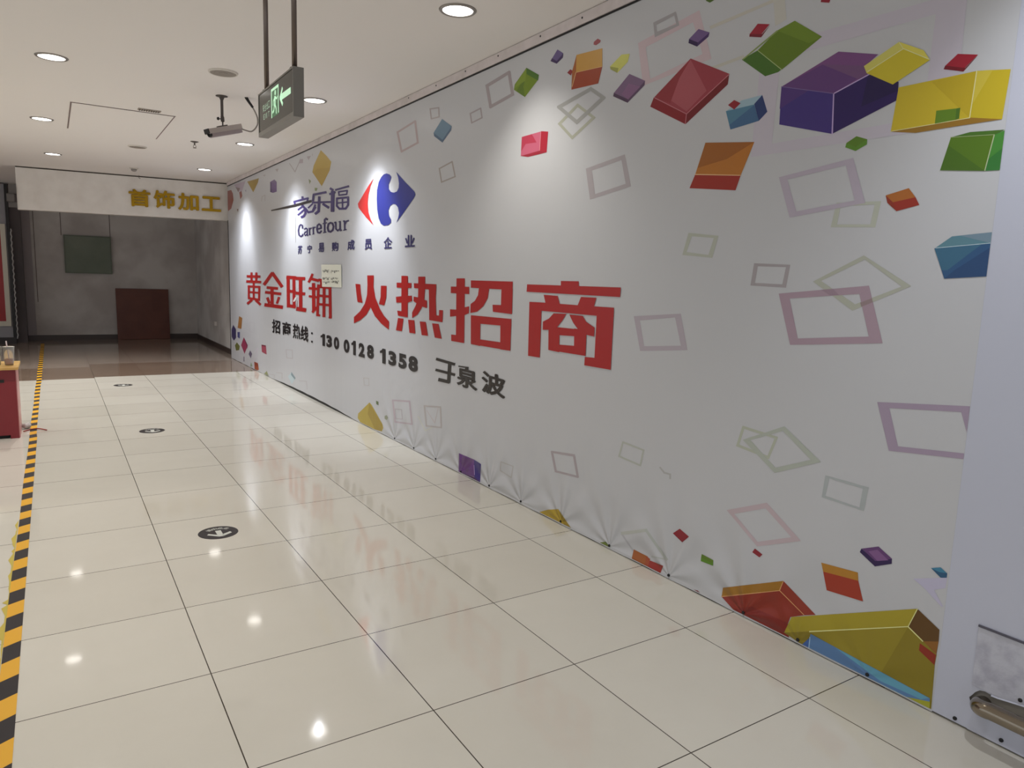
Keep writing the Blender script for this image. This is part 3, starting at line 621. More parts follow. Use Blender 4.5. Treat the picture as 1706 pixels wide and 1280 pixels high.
13 28,26,30 9.979,2.286 8.898,2.285 8.207,2.286 8.184,2.258 8.879,2.252 9.955,2.271
9 128,126,126 8.857,2.259 8.849,1.83 8.837,1.83 8.845,2.259
14 239,236,236 8.979,1.117 8.88,1.169 8.801,1.181 8.839,1.145 8.936,1.107
14 93,45,45 8.81,1.133 8.826,1.001 8.81,1.002 8.795,1.134
""", [
], 'B'))
ART.append(("logo_emblem", """
11 161,37,37 6.34,2.335 6.413,2.273 6.464,2.203 6.483,2.124 6.465,2.043 6.409,1.976 6.335,1.917 6.527,2.001 6.718,2.1 6.737,2.139 6.642,2.189 6.463,2.282
11 35,41,107 6.038,2.348 5.97,2.333 5.931,2.307 5.955,2.276 5.989,2.25 5.987,2.212 5.941,2.182 5.876,2.17 5.809,2.175 5.773,2.204 5.768,2.24 5.786,2.289 5.828,2.339 5.644,2.239 5.455,2.143 5.437,2.118 5.467,2.093 5.638,2.003 5.818,1.913 5.778,1.949 5.76,1.992 5.784,2.041 5.836,2.069 5.889,2.077 5.954,2.064 5.989,2.029 5.976,1.983 5.933,1.95 5.932,1.92 5.99,1.902 6.089,1.901 6.161,1.924 6.213,1.973 6.248,2.053 6.262,2.147 6.255,2.224 6.218,2.29 6.157,2.33 6.097,2.347
""", [
], 'LOGO'))
ART.append(("company_name", """
11 52,44,92 8.596,2.354 8.569,2.309 8.481,2.307 8.506,2.351
11 52,44,92 8.808,2.277 8.85,2.323 8.93,2.322 8.888,2.277
11 52,44,92 8.898,2.303 8.304,2.303 8.322,2.325 8.918,2.327
11 52,44,92 8.368,2.325 8.394,2.286 8.32,2.277 8.294,2.316
11 52,44,92 8.793,2.256 8.326,2.261 8.343,2.28 8.81,2.276
11 52,44,92 8.63,2.261 8.468,2.193 8.399,2.205 8.559,2.272
11 52,44,92 8.497,2.215 8.472,2.148 8.384,2.146 8.409,2.212
11 52,44,92 8.458,2.169 8.546,2.125 8.467,2.109 8.379,2.153
11 52,44,92 8.488,2.138 8.636,2.127 8.598,2.101 8.451,2.112
11 52,44,92 8.546,2.249 8.761,2.218 8.718,2.199 8.505,2.23
11 52,44,92 8.499,2.205 8.764,2.156 8.716,2.138 8.453,2.187
11 52,44,92 8.476,2.206 8.34,2.144 8.277,2.155 8.412,2.216
11 52,44,92 8.338,2.144 8.128,2.144 8.142,2.167 8.353,2.168
11 52,44,92 8.139,2.142 8.011,2.19 8.072,2.207 8.202,2.159
11 52,44,92 8.178,2.247 8.352,2.212 8.315,2.197 8.142,2.233
11 52,44,92 8.111,2.261 8.07,2.337 8.152,2.348 8.194,2.271
11 52,44,92 8.132,2.323 7.663,2.313 7.677,2.338 8.147,2.349
11 52,44,92 8.177,2.242 7.529,2.203 7.531,2.224 8.179,2.265
11 52,44,92 7.964,2.306 7.992,2.139 7.897,2.132 7.87,2.297
11 52,44,92 7.949,2.161 8.109,2.134 8.049,2.107 7.891,2.135
11 52,44,92 8.092,2.231 8.185,2.172 8.115,2.159 8.023,2.218
11 52,44,92 7.827,2.205 7.609,2.146 7.565,2.165 7.782,2.224
11 52,44,92 7.58,2.349 7.463,2.317 7.428,2.334 7.543,2.366
11 52,44,92 7.571,2.285 7.37,2.291 7.39,2.312 7.593,2.307
11 52,44,92 7.529,2.328 7.541,2.112 7.422,2.104 7.411,2.318
11 52,44,92 7.385,2.313 6.971,2.316 6.987,2.335 7.402,2.333
11 52,44,92 7.298,2.289 7.019,2.279 7.025,2.295 7.305,2.305
11 52,44,92 7.055,2.295 7.074,2.251 7.03,2.245 7.011,2.289
11 52,44,92 7.04,2.259 7.291,2.27 7.285,2.254 7.034,2.244
11 52,44,92 7.249,2.256 7.266,2.3 7.312,2.302 7.296,2.258
11 52,44,92 7.357,2.225 6.989,2.209 6.995,2.229 7.364,2.246
11 52,44,92 7.04,2.228 7.04,2.141 6.98,2.137 6.98,2.224
11 52,44,92 7.025,2.157 7.114,2.118 7.064,2.104 6.976,2.142
11 52,44,92 7.061,2.125 7.281,2.137 7.28,2.116 7.06,2.104
11 52,44,92 7.226,2.126 7.332,2.17 7.379,2.159 7.272,2.115
11 52,44,92 7.31,2.151 7.31,2.238 7.373,2.243 7.374,2.155
11 52,44,92 7.197,2.232 7.192,2.123 7.146,2.12 7.151,2.229
11 52,44,92 7.34,2.179 7.004,2.168 7.009,2.183 7.345,2.195
""", [
], 'NAME'))
ART.append(("company_wordmark", """
11 46,42,78 8.522,1.981 8.533,2.022 8.589,2.023 8.577,1.982
11 46,42,78 8.536,2.023 8.615,2.04 8.644,2.028 8.565,2.011
11 46,42,78 8.631,2.041 8.709,2.023 8.67,2.01 8.592,2.027
11 46,42,78 8.707,2.024 8.75,1.966 8.693,1.961 8.651,2.019
11 46,42,78 8.749,1.97 8.723,1.911 8.666,1.911 8.692,1.97
11 46,42,78 8.724,1.911 8.635,1.885 8.597,1.896 8.685,1.922
11 46,42,78 8.619,1.884 8.529,1.898 8.559,1.913 8.649,1.899
11 46,42,78 8.528,1.898 8.513,1.919 8.567,1.924 8.583,1.903
11 46,42,78 8.474,1.964 8.399,1.977 8.429,1.99 8.504,1.977
11 46,42,78 8.445,1.979 8.377,1.963 8.349,1.974 8.416,1.99
11 46,42,78 8.396,1.974 8.395,1.895 8.345,1.894 8.347,1.972
11 46,42,78 8.38,1.89 8.333,1.889 8.333,1.903 8.38,1.905
11 46,42,78 8.37,1.949 8.472,1.943 8.46,1.931 8.358,1.937
11 46,42,78 8.474,1.943 8.509,1.92 8.47,1.914 8.435,1.937
11 46,42,78 8.509,1.919 8.463,1.893 8.426,1.897 8.472,1.923
11 46,42,78 8.441,1.891 8.35,1.911 8.377,1.921 8.469,1.901
11 46,42,78 8.314,1.981 8.305,1.899 8.252,1.897 8.261,1.979
11 46,42,78 8.315,1.971 8.264,1.974 8.273,1.982 8.324,1.98
11 46,42,78 8.314,1.896 8.233,1.9 8.241,1.908 8.322,1.904
11 46,42,78 8.256,1.953 8.208,1.974 8.239,1.981 8.287,1.96
11 46,42,78 8.241,1.972 8.195,1.965 8.181,1.974 8.227,1.982
11 46,42,78 8.172,1.984 8.163,1.901 8.112,1.9 8.12,1.982
11 46,42,78 8.173,1.975 8.123,1.978 8.132,1.986 8.181,1.983
11 46,42,78 8.172,1.899 8.093,1.903 8.1,1.911 8.179,1.907
11 46,42,78 8.115,1.957 8.069,1.978 8.099,1.985 8.145,1.964
11 46,42,78 8.101,1.976 8.056,1.968 8.043,1.978 8.088,1.985
11 46,42,78 8.002,1.943 7.842,1.947 7.855,1.966 8.015,1.961
11 46,42,78 7.829,1.952 7.843,1.99 7.903,1.991 7.888,1.952
11 46,42,78 7.843,1.99 7.915,2.013 7.956,2.001 7.883,1.978
11 46,42,78 7.936,2.015 8.018,1.999 7.98,1.982 7.899,1.998
11 46,42,78 8.018,1.999 8.041,1.95 7.98,1.945 7.957,1.993
11 46,42,78 8.042,1.953 8.005,1.91 7.946,1.913 7.982,1.956
11 46,42,78 7.995,1.907 7.897,1.898 7.887,1.916 7.985,1.925
11 46,42,78 7.888,1.899 7.818,1.923 7.864,1.937 7.935,1.913
11 46,42,78 7.611,2.042 7.683,2.062 7.718,2.048 7.646,2.028
11 46,42,78 7.703,2.063 7.769,2.046 7.725,2.03 7.661,2.047
11 46,42,78 7.769,2.046 7.771,1.905 7.709,1.903 7.707,2.042
11 46,42,78 7.805,1.996 7.651,1.999 7.659,2.011 7.812,2.008
11 46,42,78 7.791,1.9 7.674,1.904 7.681,1.914 7.798,1.91
11 46,42,78 7.569,1.992 7.48,1.978 7.46,1.996 7.548,2.01
11 46,42,78 7.515,1.99 7.47,1.949 7.413,1.953 7.457,1.994
11 46,42,78 7.472,1.963 7.507,1.92 7.447,1.913 7.413,1.955
11 46,42,78 7.485,1.931 7.569,1.911 7.528,1.894 7.444,1.914
11 46,42,78 7.519,1.912 7.614,1.925 7.632,1.906 7.536,1.894
11 46,42,78 7.577,1.911 7.612,1.955 7.674,1.953 7.638,1.908
11 46,42,78 7.611,1.943 7.576,1.99 7.638,1.998 7.673,1.95
11 46,42,78 7.605,1.979 7.52,1.991 7.552,2.01 7.637,1.998
11 46,42,78 7.42,1.986 7.362,1.988 7.376,2.005 7.434,2.002
11 46,42,78 7.404,2 7.399,1.927 7.348,1.925 7.354,1.998
11 46,42,78 7.399,1.927 7.328,1.9 7.292,1.91 7.362,1.937
11 46,42,78 7.308,1.899 7.226,1.919 7.258,1.933 7.34,1.912
11 46,42,78 7.225,1.92 7.219,2.001 7.268,2.004 7.274,1.922
11 46,42,78 7.268,2.003 7.263,1.904 7.214,1.902 7.219,2.001
11 46,42,78 7.241,1.897 7.186,1.901 7.199,1.917 7.255,1.914
11 46,42,78 7.29,1.99 7.234,1.994 7.243,2.003 7.298,1.999
11 46,42,78 7.145,1.984 7.095,1.987 7.111,2.004 7.161,2.001
11 46,42,78 7.138,1.999 7.13,1.907 7.079,1.905 7.087,1.997
11 46,42,78 7.151,1.899 7.042,1.904 7.049,1.914 7.158,1.909
11 46,42,78 7.086,1.956 7.031,1.987 7.072,1.997 7.127,1.965
11 46,42,78 7.056,1.981 6.978,1.987 6.994,2.002 7.073,1.996
""", [
], 'WORD'))
ART.append(("member_line", """

""", [
    ('苏', (46, 44, 82), [(8.744, 1.789), (8.567, 1.791), (8.57, 1.693), (8.747, 1.689)]),
    ('宁', (46, 44, 82), [(8.373, 1.786), (8.193, 1.786), (8.195, 1.695), (8.376, 1.694)]),
    ('易', (46, 44, 82), [(7.959, 1.799), (7.76, 1.8), (7.761, 1.698), (7.961, 1.696)]),
    ('购', (46, 44, 82), [(7.503, 1.796), (7.298, 1.796), (7.299, 1.701), (7.504, 1.699)]),
    ('成', (46, 44, 82), [(7.026, 1.802), (6.822, 1.803), (6.822, 1.705), (7.026, 1.702)]),
    ('员', (46, 44, 82), [(6.554, 1.798), (6.368, 1.797), (6.367, 1.699), (6.554, 1.698)]),
    ('企', (46, 44, 82), [(6.088, 1.8), (5.903, 1.799), (5.9, 1.699), (6.086, 1.698)]),
    ('业', (46, 44, 82), [(5.632, 1.803), (5.438, 1.8), (5.435, 1.702), (5.63, 1.702)]),
], 'MEMB'))
ART.append(("headline_character", """
12 137,24,23 11.479,1.376 10.625,1.38 10.618,1.415 11.47,1.413
12 137,24,23 11.228,1.454 11.239,1.315 11.098,1.318 11.087,1.455
12 137,24,23 10.926,1.456 10.937,1.321 10.802,1.323 10.792,1.457
12 137,24,23 11.521,1.297 10.582,1.304 10.572,1.339 11.509,1.335
12 137,24,23 11.091,1.314 11.112,1.048 10.988,1.053 10.968,1.316
12 137,24,23 11.417,1.259 11.436,1.05 11.297,1.056 11.28,1.262
12 137,24,23 10.751,1.264 10.789,1.052 10.664,1.056 10.627,1.266
12 137,24,23 11.427,1.227 10.631,1.236 10.621,1.266 11.416,1.259
12 137,24,23 11.403,1.146 10.683,1.152 10.67,1.178 11.388,1.174
12 137,24,23 11.433,1.05 10.679,1.051 10.658,1.082 11.409,1.082
12 137,24,23 11.203,1.061 11.53,0.986 11.426,0.962 11.104,1.037
12 137,24,23 10.987,1.039 10.682,0.981 10.58,1.011 10.88,1.069
""", [
], '黄'))
ART.append(("headline_character", """
12 137,24,23 10.008,1.472 10.503,1.296 10.357,1.273 9.874,1.448
12 137,24,23 10.039,1.447 9.534,1.265 9.407,1.292 9.901,1.473
12 137,24,23 10.284,1.234 9.687,1.236 9.673,1.272 10.268,1.271
12 137,24,23 10.074,1.259 10.077,0.995 9.908,1.003 9.906,1.264
12 137,24,23 10.379,1.166 9.528,1.17 9.513,1.206 10.36,1.204
12 137,24,23 10.323,1.106 10.201,1.029 10.063,1.048 10.183,1.125
12 137,24,23 9.687,1.147 9.808,1.055 9.691,1.049 9.573,1.141
12 137,24,23 10.433,0.983 9.462,0.995 9.438,1.041 10.403,1.032
""", [
], '金'))
ART.append(("headline_character", """
12 137,24,23 9.278,1.387 8.837,1.388 8.829,1.426 9.269,1.428
12 137,24,23 9.249,1.216 8.868,1.216 8.854,1.253 9.233,1.253
12 137,24,23 9.264,1.031 8.881,1.029 8.854,1.069 9.234,1.073
12 137,24,23 9.265,1.426 9.266,1.025 9.119,1.032 9.119,1.428
12 137,24,23 8.999,1.425 9.004,1.038 8.874,1.044 8.871,1.426
12 137,24,23 8.856,1.38 8.467,1.382 8.461,1.419 8.849,1.419
12 137,24,23 8.865,1.202 8.476,1.204 8.464,1.239 8.852,1.238
12 137,24,23 8.865,1.005 8.447,1.008 8.422,1.055 8.838,1.054
12 137,24,23 8.726,1.413 8.729,1.021 8.586,1.028 8.584,1.415
""", [
], '旺'))
ART.append(("headline_character", """
12 137,24,23 8.22,1.464 8.295,1.411 8.21,1.401 8.136,1.454
12 137,24,23 8.29,1.415 8.376,1.364 8.292,1.353 8.207,1.403
12 137,24,23 8.269,1.389 7.964,1.369 7.939,1.399 8.242,1.419
12 137,24,23 8.334,1.279 8.002,1.278 7.993,1.305 8.324,1.307
12 137,24,23 8.338,1.188 8.029,1.184 8.016,1.21 8.324,1.213
12 137,24,23 8.21,1.354 8.208,1.033 8.079,1.04 8.082,1.357
12 137,24,23 8.169,1.009 7.993,1.077 8.059,1.092 8.237,1.025
12 137,24,23 7.976,1.379 7.836,1.376 7.823,1.405 7.963,1.409
12 137,24,23 8.024,1.305 7.524,1.301 7.512,1.338 8.01,1.344
12 137,24,23 8.019,1.31 8.058,0.983 7.96,0.988 7.922,1.311
12 137,24,23 7.621,1.319 7.609,0.984 7.511,0.991 7.524,1.322
12 137,24,23 7.818,1.321 7.833,0.985 7.73,0.991 7.717,1.323
12 137,24,23 8.012,1.205 7.537,1.208 7.529,1.234 8.004,1.232
12 137,24,23 8.014,1.108 7.538,1.116 7.53,1.142 8.006,1.136
12 137,24,23 7.912,1.404 7.905,1.316 7.818,1.318 7.826,1.406
12 137,24,23 8.04,1 7.937,0.984 7.897,1.005 7.999,1.021
12 137,24,23 7.624,0.987 7.535,0.987 7.521,1.011 7.609,1.011
""", [
], '铺'))
ART.append(("headline_character", """
12 137,24,23 6.487,1.459 6.322,1.461 6.327,1.356 6.28,1.257 6.171,1.161 6.07,1.101 5.953,1.057 5.961,0.985 6.128,1.025 6.292,1.088 6.398,1.164 6.505,1.088 6.661,1.026 6.842,0.983 6.842,1.045 6.673,1.111 6.546,1.191 6.49,1.273 6.48,1.368
12 137,24,23 6.801,1.374 6.668,1.372 6.649,1.284 6.604,1.196 6.742,1.199 6.773,1.28
12 137,24,23 6.15,1.37 6.017,1.372 6.025,1.266 6.068,1.196 6.195,1.202 6.156,1.269
""", [
], '火'))
ART.append(("headline_character", """
12 137,24,23 5.697,1.464 5.564,1.464 5.558,1.118 5.76,1.121 5.779,1.164 5.689,1.163
12 137,24,23 5.797,1.404 5.49,1.407 5.494,1.365 5.793,1.362
12 137,24,23 5.809,1.282 5.693,1.291 5.479,1.303 5.477,1.258 5.561,1.242 5.799,1.232
12 137,24,23 5.445,1.406 5.033,1.406 5.032,1.359 5.439,1.367
12 137,24,23 5.361,1.461 5.232,1.462 5.232,1.362 5.24,1.288 5.289,1.211 5.367,1.152 5.47,1.117 5.471,1.164 5.402,1.226 5.36,1.29 5.358,1.372
12 137,24,23 5.445,1.297 5.356,1.292 5.193,1.273 5.191,1.214 5.297,1.224 5.447,1.259
12 137,24,23 5.163,1.37 5.032,1.374 5.038,1.302 5.024,1.166 4.978,1.166 4.976,1.21 4.911,1.211 4.915,1.119 5.146,1.121 5.154,1.244
12 137,24,23 5.759,1.101 5.644,1.102 5.676,0.992 5.802,0.991
12 137,24,23 5.549,1.099 5.426,1.102 5.403,0.993 5.52,0.991
12 137,24,23 5.322,1.099 5.21,1.102 5.165,0.993 5.282,0.991
12 137,24,23 5.096,1.099 4.982,1.101 4.924,0.99 5.044,0.99
""", [
], '热'))
ART.append(("headline_character", """
12 137,24,23 4.703,1.456 4.575,1.458 4.564,0.989 4.767,0.988 4.769,1.036 4.693,1.038
12 137,24,23 4.79,1.394 4.508,1.399 4.506,1.347 4.788,1.346
12 137,24,23 4.795,1.224 4.705,1.226 4.502,1.261 4.504,1.21 4.574,1.192 4.793,1.169
12 137,24,23 4.486,1.445 3.932,1.446 3.932,1.392 4.483,1.393
12 137,24,23 4.069,1.402 3.93,1.398 3.929,1.236 4.171,1.239 4.177,1.286 4.068,1.288
12 137,24,23 4.367,1.402 4.228,1.398 4.244,1.328 4.302,1.27 4.386,1.228 4.483,1.213 4.481,1.278 4.422,1.302 4.379,1.343
12 137,24,23 4.474,1.198 3.934,1.204 3.934,1.155 4.471,1.143
12 137,24,23 4.474,1.198 4.337,1.199 4.331,0.99 4.464,0.992
12 137,24,23 4.466,1.034 3.935,1.042 3.935,0.995 4.464,0.992
12 137,24,23 4.071,1.201 3.934,1.204 3.935,0.995 4.062,0.992
""", [
], '招'))
ART.append(("headline_character", """
12 137,24,23 3.409,1.459 3.239,1.46 3.237,1.422 3.406,1.421
12 137,24,23 3.764,1.432 3.407,1.433 2.878,1.434 2.88,1.384 3.767,1.386
12 137,24,23 3.579,1.373 3.434,1.371 3.41,1.323 3.554,1.32
12 137,24,23 3.212,1.373 3.075,1.373 3.095,1.318 3.242,1.319
12 137,24,23 3.731,1.324 3.56,1.326 3.243,1.325 2.924,1.326 2.923,1.275 3.592,1.275 3.73,1.27
12 137,24,23 3.731,1.324 3.596,1.325 3.595,0.987 3.725,0.984
12 137,24,23 3.065,1.325 2.924,1.326 2.924,0.992 3.153,0.99 3.152,1.038 3.066,1.042
12 137,24,23 3.469,1.266 3.342,1.27 3.379,1.228 3.434,1.181 3.502,1.165 3.575,1.16 3.576,1.21 3.513,1.233
12 137,24,23 3.313,1.268 3.187,1.267 3.154,1.236 3.077,1.209 3.078,1.159 3.151,1.164 3.222,1.187 3.272,1.222
12 137,24,23 3.509,1.186 3.15,1.189 3.148,1.151 3.506,1.137
12 137,24,23 3.515,1.186 3.403,1.186 3.396,1.04 3.508,1.043
12 137,24,23 3.51,1.08 3.146,1.096 3.146,1.044 3.508,1.043
12 137,24,23 3.261,1.191 3.147,1.189 3.146,1.044 3.253,1.044
""", [
], '商'))
ART.append(("hotline_caption", """
12 26,24,26 8.252,0.785 8.186,0.788 8.187,0.765 8.253,0.764
12 26,24,26 8.254,0.687 8.189,0.69 8.189,0.667 8.255,0.666
""", [
    ('招', (26, 24, 26), [(10.002, 0.833), (9.587, 0.836), (9.596, 0.656), (10.013, 0.647)]),
    ('商', (26, 24, 26), [(9.485, 0.837), (9.089, 0.841), (9.096, 0.669), (9.494, 0.659)]),
    ('热', (26, 24, 26), [(9.001, 0.84), (8.673, 0.841), (8.679, 0.661), (9.008, 0.655)]),
    ('线', (26, 24, 26), [(8.663, 0.84), (8.355, 0.838), (8.36, 0.659), (8.669, 0.656)]),
], 'CAP'))
ART.append(("phone_number", """

""", [
    ('1', (26, 24, 26), [(7.897, 0.802), (7.746, 0.801), (7.748, 0.668), (7.899, 0.668)]),
    ('3', (26, 24, 26), [(7.699, 0.804), (7.505, 0.802), (7.507, 0.666), (7.701, 0.666)]),
    ('0', (26, 24, 26), [(7.453, 0.806), (7.277, 0.804), (7.278, 0.668), (7.454, 0.668)]),
    ('0', (26, 24, 26), [(7.144, 0.806), (6.965, 0.804), (6.965, 0.663), (7.145, 0.663)]),
    ('1', (26, 24, 26), [(6.912, 0.809), (6.79, 0.808), (6.789, 0.665), (6.912, 0.665)]),
    ('2', (26, 24, 26), [(6.711, 0.807), (6.543, 0.805), (6.542, 0.664), (6.711, 0.664)]),
    ('8', (26, 24, 26), [(6.488, 0.811), (6.31, 0.809), (6.308, 0.673), (6.487, 0.673)]),
    ('1', (26, 24, 26), [(6.162, 0.803), (6.032, 0.802), (6.029, 0.667), (6.16, 0.667)]),
    ('3', (26, 24, 26), [(5.967, 0.802), (5.788, 0.8), (5.785, 0.667), (5.964, 0.667)]),
    ('5', (26, 24, 26), [(5.743, 0.802), (5.57, 0.8), (5.566, 0.667), (5.74, 0.667)]),
    ('8', (26, 24, 26), [(5.537, 0.805), (5.345, 0.803), (5.341, 0.668), (5.534, 0.667)]),
], 'NUM'))
ART.append(("contact_name", """
12 30,26,24 5.022,0.813 4.704,0.806 4.693,0.827 5.009,0.835
12 30,26,24 5.027,0.727 4.7,0.728 4.691,0.749 5.016,0.748
12 30,26,24 4.81,0.821 4.824,0.66 4.769,0.666 4.755,0.825
12 30,26,24 4.774,0.685 4.964,0.681 4.976,0.653 4.785,0.658
12 30,26,24 4.647,0.805 4.489,0.812 4.487,0.822 4.644,0.815
""", [
    ('泉', (30, 26, 24), [(4.67, 0.813), (4.354, 0.814), (4.354, 0.658), (4.663, 0.666)]),
    ('波', (30, 26, 24), [(4.299, 0.824), (3.983, 0.816), (3.979, 0.664), (4.294, 0.669)]),
], 'WHO'))
NOTICE_MARKS = [[(7.792, 1.504), (7.783, 1.504), (7.783, 1.486), (7.793, 1.486)], [(7.755, 1.5), (7.738, 1.5), (7.738, 1.48), (7.755, 1.479)], [(7.722, 1.511), (7.713, 1.512), (7.713, 1.479), (7.723, 1.479)], [(7.689, 1.511), (7.673, 1.511), (7.673, 1.487), (7.689, 1.487)], [(7.649, 1.503), (7.626, 1.504), (7.626, 1.477), (7.649, 1.477)], [(7.598, 1.51), (7.588, 1.51), (7.589, 1.484), (7.598, 1.484)], [(7.51, 1.501), (7.501, 1.501), (7.501, 1.473), (7.51, 1.473)], [(7.483, 1.503), (7.474, 1.504), (7.474, 1.487), (7.483, 1.487)], [(7.456, 1.499), (7.433, 1.499), (7.433, 1.488), (7.456, 1.487)], [(7.405, 1.5), (7.383, 1.5), (7.383, 1.475), (7.405, 1.475)], [(7.363, 1.502), (7.341, 1.502), (7.341, 1.489), (7.363, 1.489)], [(7.325, 1.502), (7.309, 1.502), (7.309, 1.49), (7.325, 1.49)], [(7.281, 1.501), (7.259, 1.501), (7.259, 1.492), (7.281, 1.492)], [(7.788, 1.424), (7.771, 1.424), (7.771, 1.403), (7.788, 1.403)], [(7.753, 1.422), (7.736, 1.422), (7.736, 1.399), (7.753, 1.398)], [(7.717, 1.422), (7.7, 1.422), (7.7, 1.409), (7.717, 1.409)], [(7.682, 1.427), (7.665, 1.427), (7.666, 1.417), (7.682, 1.417)], [(7.65, 1.422), (7.641, 1.422), (7.641, 1.399), (7.65, 1.398)], [(7.622, 1.422), (7.599, 1.422), (7.599, 1.397), (7.622, 1.397)], [(7.579, 1.429), (7.569, 1.43), (7.57, 1.419), (7.579, 1.419)], [(7.511, 1.419), (7.502, 1.419), (7.502, 1.406), (7.511, 1.406)], [(7.486, 1.42), (7.47, 1.42), (7.47, 1.399), (7.486, 1.399)], [(7.451, 1.426), (7.428, 1.426), (7.428, 1.412), (7.451, 1.412)], [(7.414, 1.425), (7.405, 1.425), (7.405, 1.413), (7.414, 1.412)], [(7.378, 1.425), (7.356, 1.426), (7.356, 1.417), (7.378, 1.416)], [(7.337, 1.425), (7.328, 1.425), (7.328, 1.408), (7.337, 1.408)], [(7.315, 1.424), (7.306, 1.424), (7.306, 1.415), (7.315, 1.415)], [(7.776, 1.378), (7.759, 1.378), (7.759, 1.37), (7.776, 1.37)], [(7.739, 1.379), (7.722, 1.379), (7.722, 1.368), (7.739, 1.368)], [(7.693, 1.377), (7.67, 1.378), (7.67, 1.355), (7.694, 1.355)], [(7.644, 1.381), (7.634, 1.381), (7.635, 1.359), (7.644, 1.359)], [(7.617, 1.382), (7.6, 1.382), (7.6, 1.371), (7.617, 1.371)], [(7.582, 1.385), (7.565, 1.386), (7.566, 1.37), (7.582, 1.37)], [(7.511, 1.385), (7.502, 1.386), (7.502, 1.376), (7.511, 1.376)], [(7.481, 1.386), (7.471, 1.386), (7.472, 1.369), (7.481, 1.369)], [(7.453, 1.393), (7.431, 1.393), (7.431, 1.374), (7.453, 1.374)], [(7.414, 1.391), (7.398, 1.391), (7.398, 1.38), (7.414, 1.38)], [(7.385, 1.395), (7.376, 1.395), (7.376, 1.369), (7.385, 1.369)], [(7.361, 1.393), (7.338, 1.393), (7.339, 1.371), (7.361, 1.371)], [(7.325, 1.386), (7.303, 1.386), (7.304, 1.364), (7.325, 1.364)], [(7.287, 1.397), (7.272, 1.397), (7.272, 1.386), (7.287, 1.386)]]
NOTICE_CORNERS = [(7.853, 1.563), (7.195, 1.562), (7.192, 1.329), (7.826, 1.321)]

# ------------------------------------------------------------------ the setting
XL = -7.0
def quad(bm, pts, mi=0):
    f = bm.faces.new([bm.verts.new(p) for p in pts]); f.material_index = mi; return f
bm = bmesh.new()
XR = 2.70
def rect(x0, x1, y0, y1, mi): quad(bm, [(x0, y0, 0), (x1, y0, 0), (x1, y1, 0), (x0, y1, 0)], mi)
rect(XL, 0.418, -4, 10.84, 0); rect(0.418, XR, -4, 10.93, 0)
rect(XL, 0.418, 10.84, 12.10, 1); rect(0.418, XR, 10.93, 12.45, 1)
rect(XL, 0.418, 12.10, 17.2, 2); rect(0.418, XR, 12.45, 17.2, 2)
struct('floor', bm, [TILE, TILE_B, TILE_G])
struct('ceiling', B(XL, XR + 0.2, -4, 17.2, CEIL, CEIL + 0.1), CEILM)
struct('wall_right', B(WX + 0.012, WX + 0.13, -4, 12.72, 0, CEIL), BOARDW)
struct('hem_shade_strip', B(WX + 0.004, WX + 0.012, 1.3, 12.72, 0, 0.06), DARK)  # black strip added for the shade under the lifted hem
struct('wall_back', B(XL, XR + 0.2, 16.8, 16.95, 0, CEIL), PLAST)
struct('wall_inner_right', B(2.64, 2.80, 12.722, 16.8, 0, CEIL), PLAST)
BASEM = mat('dark_skirting', srgb(62, 50, 46), 0.4)
struct('baseboard_back', B(-3.2, 2.64, 16.78, 16.8, 0, 0.10), BASEM)
struct('baseboard_inner_right', B(2.622, 2.64, 12.78, 16.78, 0, 0.09), BASEM)
# strip of board between the sheet and the ceiling, with its screws
struct('trim_1', B(WX - 0.012, WX + 0.012, -4, 12.74, 2.852, CEIL - 0.004), GREYW)
struct('dark_gap_strip', B(WX - 0.004, WX + 0.012, -4, 12.74, 2.842, 2.852), DARK)  # black strip painted as the dark gap line under the board
for k, (sy, sz) in enumerate([(3.302, 2.883), (3.701, 2.889), (4.18, 2.89), (4.618, 2.89), (5.073, 2.886), (5.568, 2.89)]):
    o = obj('screw', lathe(bmesh.new(), [(0, -0.003), (0.005, -0.002), (0.006, 0.0), (0.006, 0.002)], (WX - 0.0125, sy, sz), 10, 'x'), DARK)
    tag(o, 'dark screw head in the grey strip under the ceiling, ' + ['nearest of the row', 'second nearest of the row', 'third nearest of the row', 'fourth nearest of the row', 'fifth nearest of the row', 'farthest of the row'][k], 'screw', 'screws in the grey ceiling strip')

# ------------------------------------------------------------------ printed hoarding sheet
def art_mesh(bm, data, mi_of):
    for n_, ln in enumerate(data.strip().split('\n')):
        p = ln.split(); lay = int(p[0]); pts = [tuple(map(float, q.split(','))) for q in p[2:]]
        a = sum(pts[i - 1][0] * pts[i][1] - pts[i][0] * pts[i - 1][1] for i in range(len(pts)))
        if a > 0: pts = pts[::-1]
        x = WX - 0.0004 - 0.00022 * lay - 0.000022 * (n_ % 9)
        pts = [(x, max(1.1275, min(12.742, y)), max(0.012, min(2.84, z))) for y, z in pts]
        cl = [q for i, q in enumerate(pts) if (Vector(q) - Vector(pts[i - 1])).length > 1e-5]
        if len(cl) > 2: quad(bm, cl, mi_of(tuple(map(int, p[1].split(',')))))
class Pal:
    def __init__(s): s.mats = []; s.idx = {}
    def __call__(s, h):
        if h not in s.idx: s.idx[h] = len(s.mats); s.mats.append(ink(h))
        return s.idx[h]
def glyph_faces(bm, q, V, Fs, x, mi, flip=False):
    tl, tr, br, bl = [Vector(p) for p in q]
    vs = []
    for v in V:
        top = tl.lerp(tr, v.x); bot = bl.lerp(br, v.x); p = bot.lerp(top, v.y); vs.append(bm.verts.new((x, p.x, p.y)))
    for f in Fs:
        try: bm.faces.new([vs[i] for i in f]).material_index = mi
        except ValueError: pass
